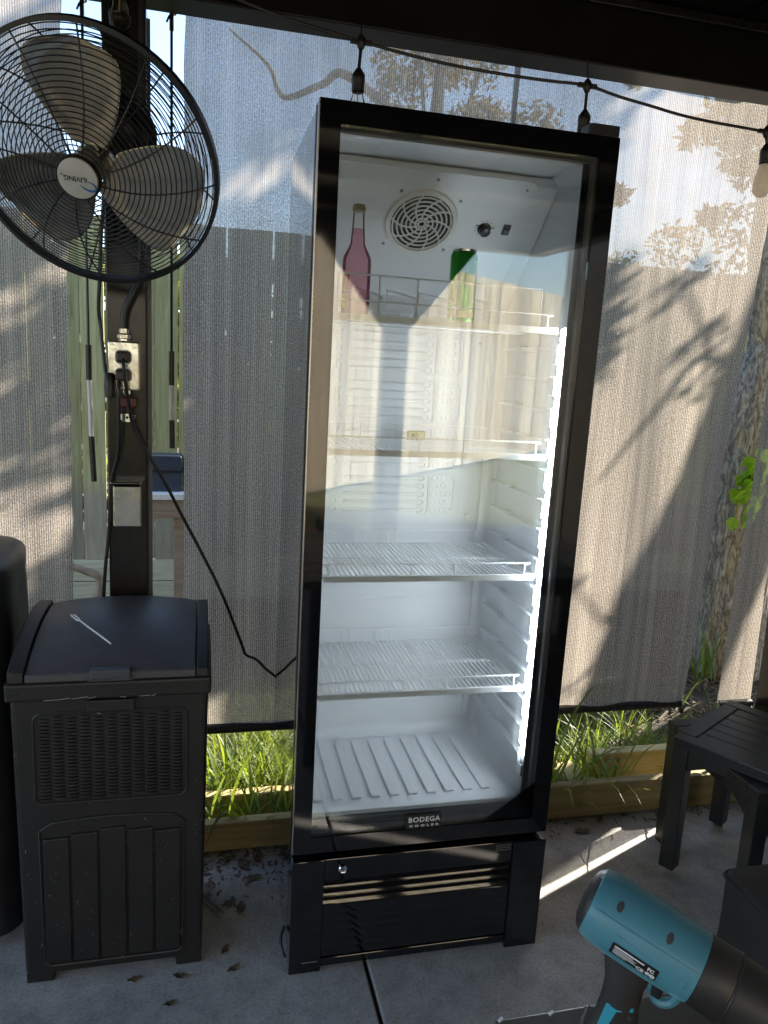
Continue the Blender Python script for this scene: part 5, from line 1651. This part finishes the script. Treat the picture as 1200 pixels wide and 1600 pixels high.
# housing seam and screws, slots
def surf(a, phi, lift=0.0):
    r = np.interp(a, [0.0, 0.008, 0.03, 0.070, 0.098, 0.118], [0.0368, 0.0392, 0.0405, 0.0405, 0.0392, 0.0375]) + lift
    return P0 + BA * a + (BU * math.cos(phi) + BS * math.sin(phi)) * r
MB().tube([surf(0.004 + 0.113 * k / 20, R(62), 0.0) for k in range(21)], 0.0010, 5).build('housing_seam', M['teal'], bwr, smooth=True)
MB().tube([surf(0.006 + 0.111 * k / 20, R(128), 0.0) for k in range(21)], 0.0010, 5).build('housing_seam', M['teal'], bwr, smooth=True)
def patch(a0, a1, p0, p1, lift, name, mat, par, n=8, slant=0.0):
    V, Fc = [], []
    for i in range(n + 1):
        for j in range(n + 1):
            a = a0 + (a1 - a0) * i / n
            p = p0 + (p1 - p0) * j / n
            V.append(surf(a, R(p), lift))
    for i in range(n):
        for j in range(n):
            q = i * (n + 1) + j
            Fc.append((q, q + 1, q + n + 2, q + n + 1))
    m = MB(); m.add(V, Fc)
    return m.build(name, mat, par, smooth=True, angle=0)
for a in (0.026, 0.080):
    ring = [surf(a + 0.0035 * math.cos(t), R(40 + 9 * math.sin(t)), 0.0004) for t in [2 * PI * k / 16 for k in range(16)]]
    m = MB(); m.add(ring, [tuple(range(16))]); m.build('screw_hole', M['dark_hole'], bwr)
raised = [surf(0.034 + 0.075 * q, R(p), 0.0) for q, p in ((0, 78), (0.9, 84), (1.0, 92), (1.0, 118), (0.9, 122))]
MB().tube(smoothpath(raised, 6), 0.0009, 5).build('raised_edge', M['teal'], bwr, smooth=True)
lab = patch(0.034, 0.084, 90, 113, 0.0007, 'rating_label', M['label_black'], bwr)
for (p, a0, a1, wdt) in ((93.5, 0.037, 0.069, 2.4), (97.5, 0.037, 0.058, 1.1), (100, 0.037, 0.062, 1.1), (102.5, 0.037, 0.060, 1.1), (105, 0.037, 0.063, 1.1), (107.5, 0.037, 0.052, 1.1)):
    patch(a0, a1, p, p + wdt, 0.0010, 'label_print', M['label_white'], lab, 3)
def surf_mat(a, phi):
    p = surf(a, R(phi), 0.0012)
    nrm = (BU * math.cos(R(phi)) + BS * math.sin(R(phi)))
    x = BA
    y = nrm.cross(x)
    return Matrix(((x.x, y.x, nrm.x, p.x), (x.y, y.y, nrm.y, p.y), (x.z, y.z, nrm.z, p.z), (0, 0, 0, 1)))
text_mesh('label_marks', 'CE', 0.0065, M['label_white'], lab, surf_mat(0.067, 106.5), 0.0001, 0.0002)
text_mesh('label_marks', '®©', 0.0065, M['label_white'], lab, surf_mat(0.0775, 106.5), 0.0001, 0.0003)
text_mesh('label_marks', 'FC', 0.006, M['label_white'], lab, surf_mat(0.0765, 97), 0.0001, 0.0002)
# handle
HD = Vector((-0.10, 0.02, -1.0)).normalized()
h0 = bp(0.056, -0.024, 0.0)
hp = []
V, Fc = [], []
prof = [(0.0, 0.030, 0.017), (0.02, 0.027, 0.017), (0.045, 0.021, 0.0165), (0.07, 0.021, 0.0165), (0.095, 0.024, 0.017), (0.112, 0.030, 0.019)]
hx = (BA - HD * BA.dot(HD)).normalized()
for (d, rx, ry) in prof:
    c = h0 + HD * d
    for k in range(20):
        t = 2 * PI * k / 20
        V.append(c + hx * rx * math.cos(t) + BS * ry * math.sin(t))
for j in range(len(prof) - 1):
    for k in range(20):
        l = (k + 1) % 20
        Fc.append((j * 20 + k, j * 20 + l, (j + 1) * 20 + l, (j + 1) * 20 + k))
Fc += [tuple(range(20)), tuple((len(prof) - 1) * 20 + k for k in range(20))]
m = MB(); m.add(V, Fc)
hd = m.build('handle', M['tool_dark'], bwr, smooth=True, angle=50)
def hside(d, x, lift=0.0):
    rx = np.interp(d, [q[0] for q in prof], [q[1] for q in prof]); ry = np.interp(d, [q[0] for q in prof], [q[2] for q in prof])
    x = max(-0.98 * rx, min(0.98 * rx, x))
    return h0 + HD * d + hx * x + BS * (ry * math.sqrt(max(0, 1 - (x / rx) ** 2)) + lift)
cv = [(0.064, -0.006), (0.060, 0.016), (0.065, 0.016), (0.069, 0.000), (0.108, -0.010), (0.108, -0.018), (0.066, -0.012)]
m = MB(); m.add([hside(d, x, 0.0012) for d, x in cv], [tuple(range(7))]); m.build('accent_stripe', M['teal_bright'], hd)
for (d, x) in ((0.072, 0.014), (0.088, 0.002)):
    ring = [hside(d + 0.003 * math.sin(t), x + 0.003 * math.cos(t), 0.001) for t in [2 * PI * k / 10 for k in range(10)]]
    m = MB(); m.add(ring, [tuple(range(10))]); m.build('screw_hole', M['dark_hole'], hd)
# battery foot standing on the table
fc = h0 + HD * 0.112
ftb = MB()
ftb.box(-0.036, 0.036, -0.024, 0.024, 0.0, max(0.012, fc.z - 0.7005 + 0.004))
fo = ftb.build('battery_foot', M['tool_dark'], bwr, bevel=0.004)
fo.location = (fc.x, fc.y, 0.7004)
fo.rotation_euler = (0, 0, math.atan2(BA.y, BA.x))
# trigger and guard
gp = [bp(0.070, -0.037, 0.0), bp(0.088, -0.053, 0.0), bp(0.100, -0.065, 0.0), bp(0.112, -0.057, 0.0), bp(0.116, -0.037, 0.0)]
MB().tube(smoothpath(gp, 6), 0.0055, 8).build('trigger_guard', M['teal'], bwr, smooth=True)
MB().bar(bp(0.094, -0.035, 0), bp(0.096, -0.059, 0), 0.016, 0.012).build('trigger', M['rubber'], bwr, bevel=0.003)

# ================================================================== SMALL THINGS ON THE SLAB
def dead_leaf(x, y, rz, s, label, z=0.004):
    m = MB()
    V, Fc = [], []
    n = 8
    for i in range(n + 1):
        q = i / n
        wd = 0.21 * math.sin(PI * min(1, q * 1.02)) ** 0.8 * (1 + 0.25 * math.sin(17 * q + x * 90))
        cz = 0.35 * (q - 0.5) ** 2
        V += [(q - 0.5, -wd, cz + 0.10 * wd + 0.05 * math.sin(9 * q)), (q - 0.5, 0, cz), (q - 0.5, wd, cz + 0.16 * wd)]
    for i in range(n):
        a = i * 3
        Fc += [(a, a + 3, a + 4, a + 1), (a + 1, a + 4, a + 5, a + 2)]
    m.add(V, Fc)
    o = m.build('dead_leaf', M['dead'], None, smooth=True, angle=0, fix=False)
    o.location = (x, y, z); o.rotation_euler = (random.uniform(-.15, .15), random.uniform(-.1, .1), rz); o.scale = (s, s, s)
    tag(o, label, 'leaf', 'dead leaves on the patio')
dead_leaf(-0.353, 0.043, 0.3, 0.036, 'curled dead leaf at the front foot of the bin, left one')
dead_leaf(-0.250, 0.035, -0.1, 0.038, 'curled dead leaf at the right front foot of the bin')
dead_leaf(-0.271, -0.042, 0.4, 0.034, 'dead leaf lying alone on the slab in front of the bin')
dead_leaf(-0.126, 0.037, 0.6, 0.042, 'dark dead leaf on the slab between bin and fridge, nearest the photographer')
dead_leaf(-0.145, 0.10, 1.1, 0.036, 'dead leaf on the slab between bin and fridge, second from the front')
dead_leaf(-0.10, 0.24, 1.5, 0.055, 'broad brown leaf lying close to the fridge side')
dead_leaf(-0.13, 0.265, 0.6, 0.05, 'brown leaf lying beside the broad one near the fridge side')
dead_leaf(-0.06, 0.36, 0.2, 0.055, 'dead leaf at the back near the timber and fridge')
dead_leaf(-0.085, 0.42, 2.2, 0.05, 'dead leaf piled against the timber left of the fridge')
dead_leaf(-0.04, 0.45, 1.0, 0.05, 'dead leaf piled in the corner of timber and fridge')
dead_leaf(-0.12, 0.46, 0.3, 0.045, 'small dead leaf touching the timber behind the bin corner')
dead_leaf(0.99, 0.42, -0.2, 0.06, 'brown leaf on the slab below the right timber')
dead_leaf(1.08, 0.47, 0.9, 0.045, 'dead leaf tucked against the right timber')
dead_leaf(1.465, 0.385, 1.6, 0.05, 'pale dead leaf on the slab under the side tables')
dead_leaf(1.30, 0.46, 0.4, 0.055, 'dead leaf against the timber under the side tables')
dead_leaf(1.36, 0.45, 1.9, 0.05, 'dead leaf lying next to another against the timber, under the tables')
wrp = tag(MB().tube([(-0.205, 0.305, 0.008), (-0.150, 0.225, 0.008)], 0.008, 8).build('plastic_straw', M['trim_grey'], None, smooth=True), 'grey plastic wrapper strip on the slab right of the bin', 'wrapper')
for lab_, x, y in (('tiny white chip on the table edge, leftmost and near the corner', 0.128, -0.887), ('tiny white chip on the table edge, second from the corner', 0.19, -0.889), ('tiny white chip on the table edge, right beside the blower', 0.256, -0.8865)):
    o = MB().bar((-0.003, 0, 0.002), (0.003, 0.002, 0.004), 0.003, 0.002).build('wood_chip', M['white_paint'], None)
    o.location = (x, y, 0.7002)
    tag(o, lab_, 'chip', 'white chips on the table edge')

rj = tag(empty('red_reflection_prop', (0.50, -3.0, 0)), 'red jug shape added behind the camera for a red reflection at the left door edge', 'jug')  # jug shape invented as source of an unidentified red reflection
MB().prism(rrect(-0.07, 0.07, 0.0, 0.36, 0.03, 4), 0.2, (0, -0.1, 0)).build('body', simple('red_plastic', (0.45, 0.02, 0.02), (0.55, 0.03, 0.03), 0.4), rj, bevel=0.006)
MB().tube(smoothpath([(0, -0.07, 0.355), (0, -0.06, 0.42), (0, 0.02, 0.43), (0, 0.06, 0.355)], 6), 0.014, 10).build('handle', M['rubber'], rj, smooth=True)
MB().lathe([(0.025, 0.355), (0.025, 0.40), (0.0, 0.402)], 16, (0.03, 0.05, 0.0)).build('cap', M['rubber'], rj, smooth=True)
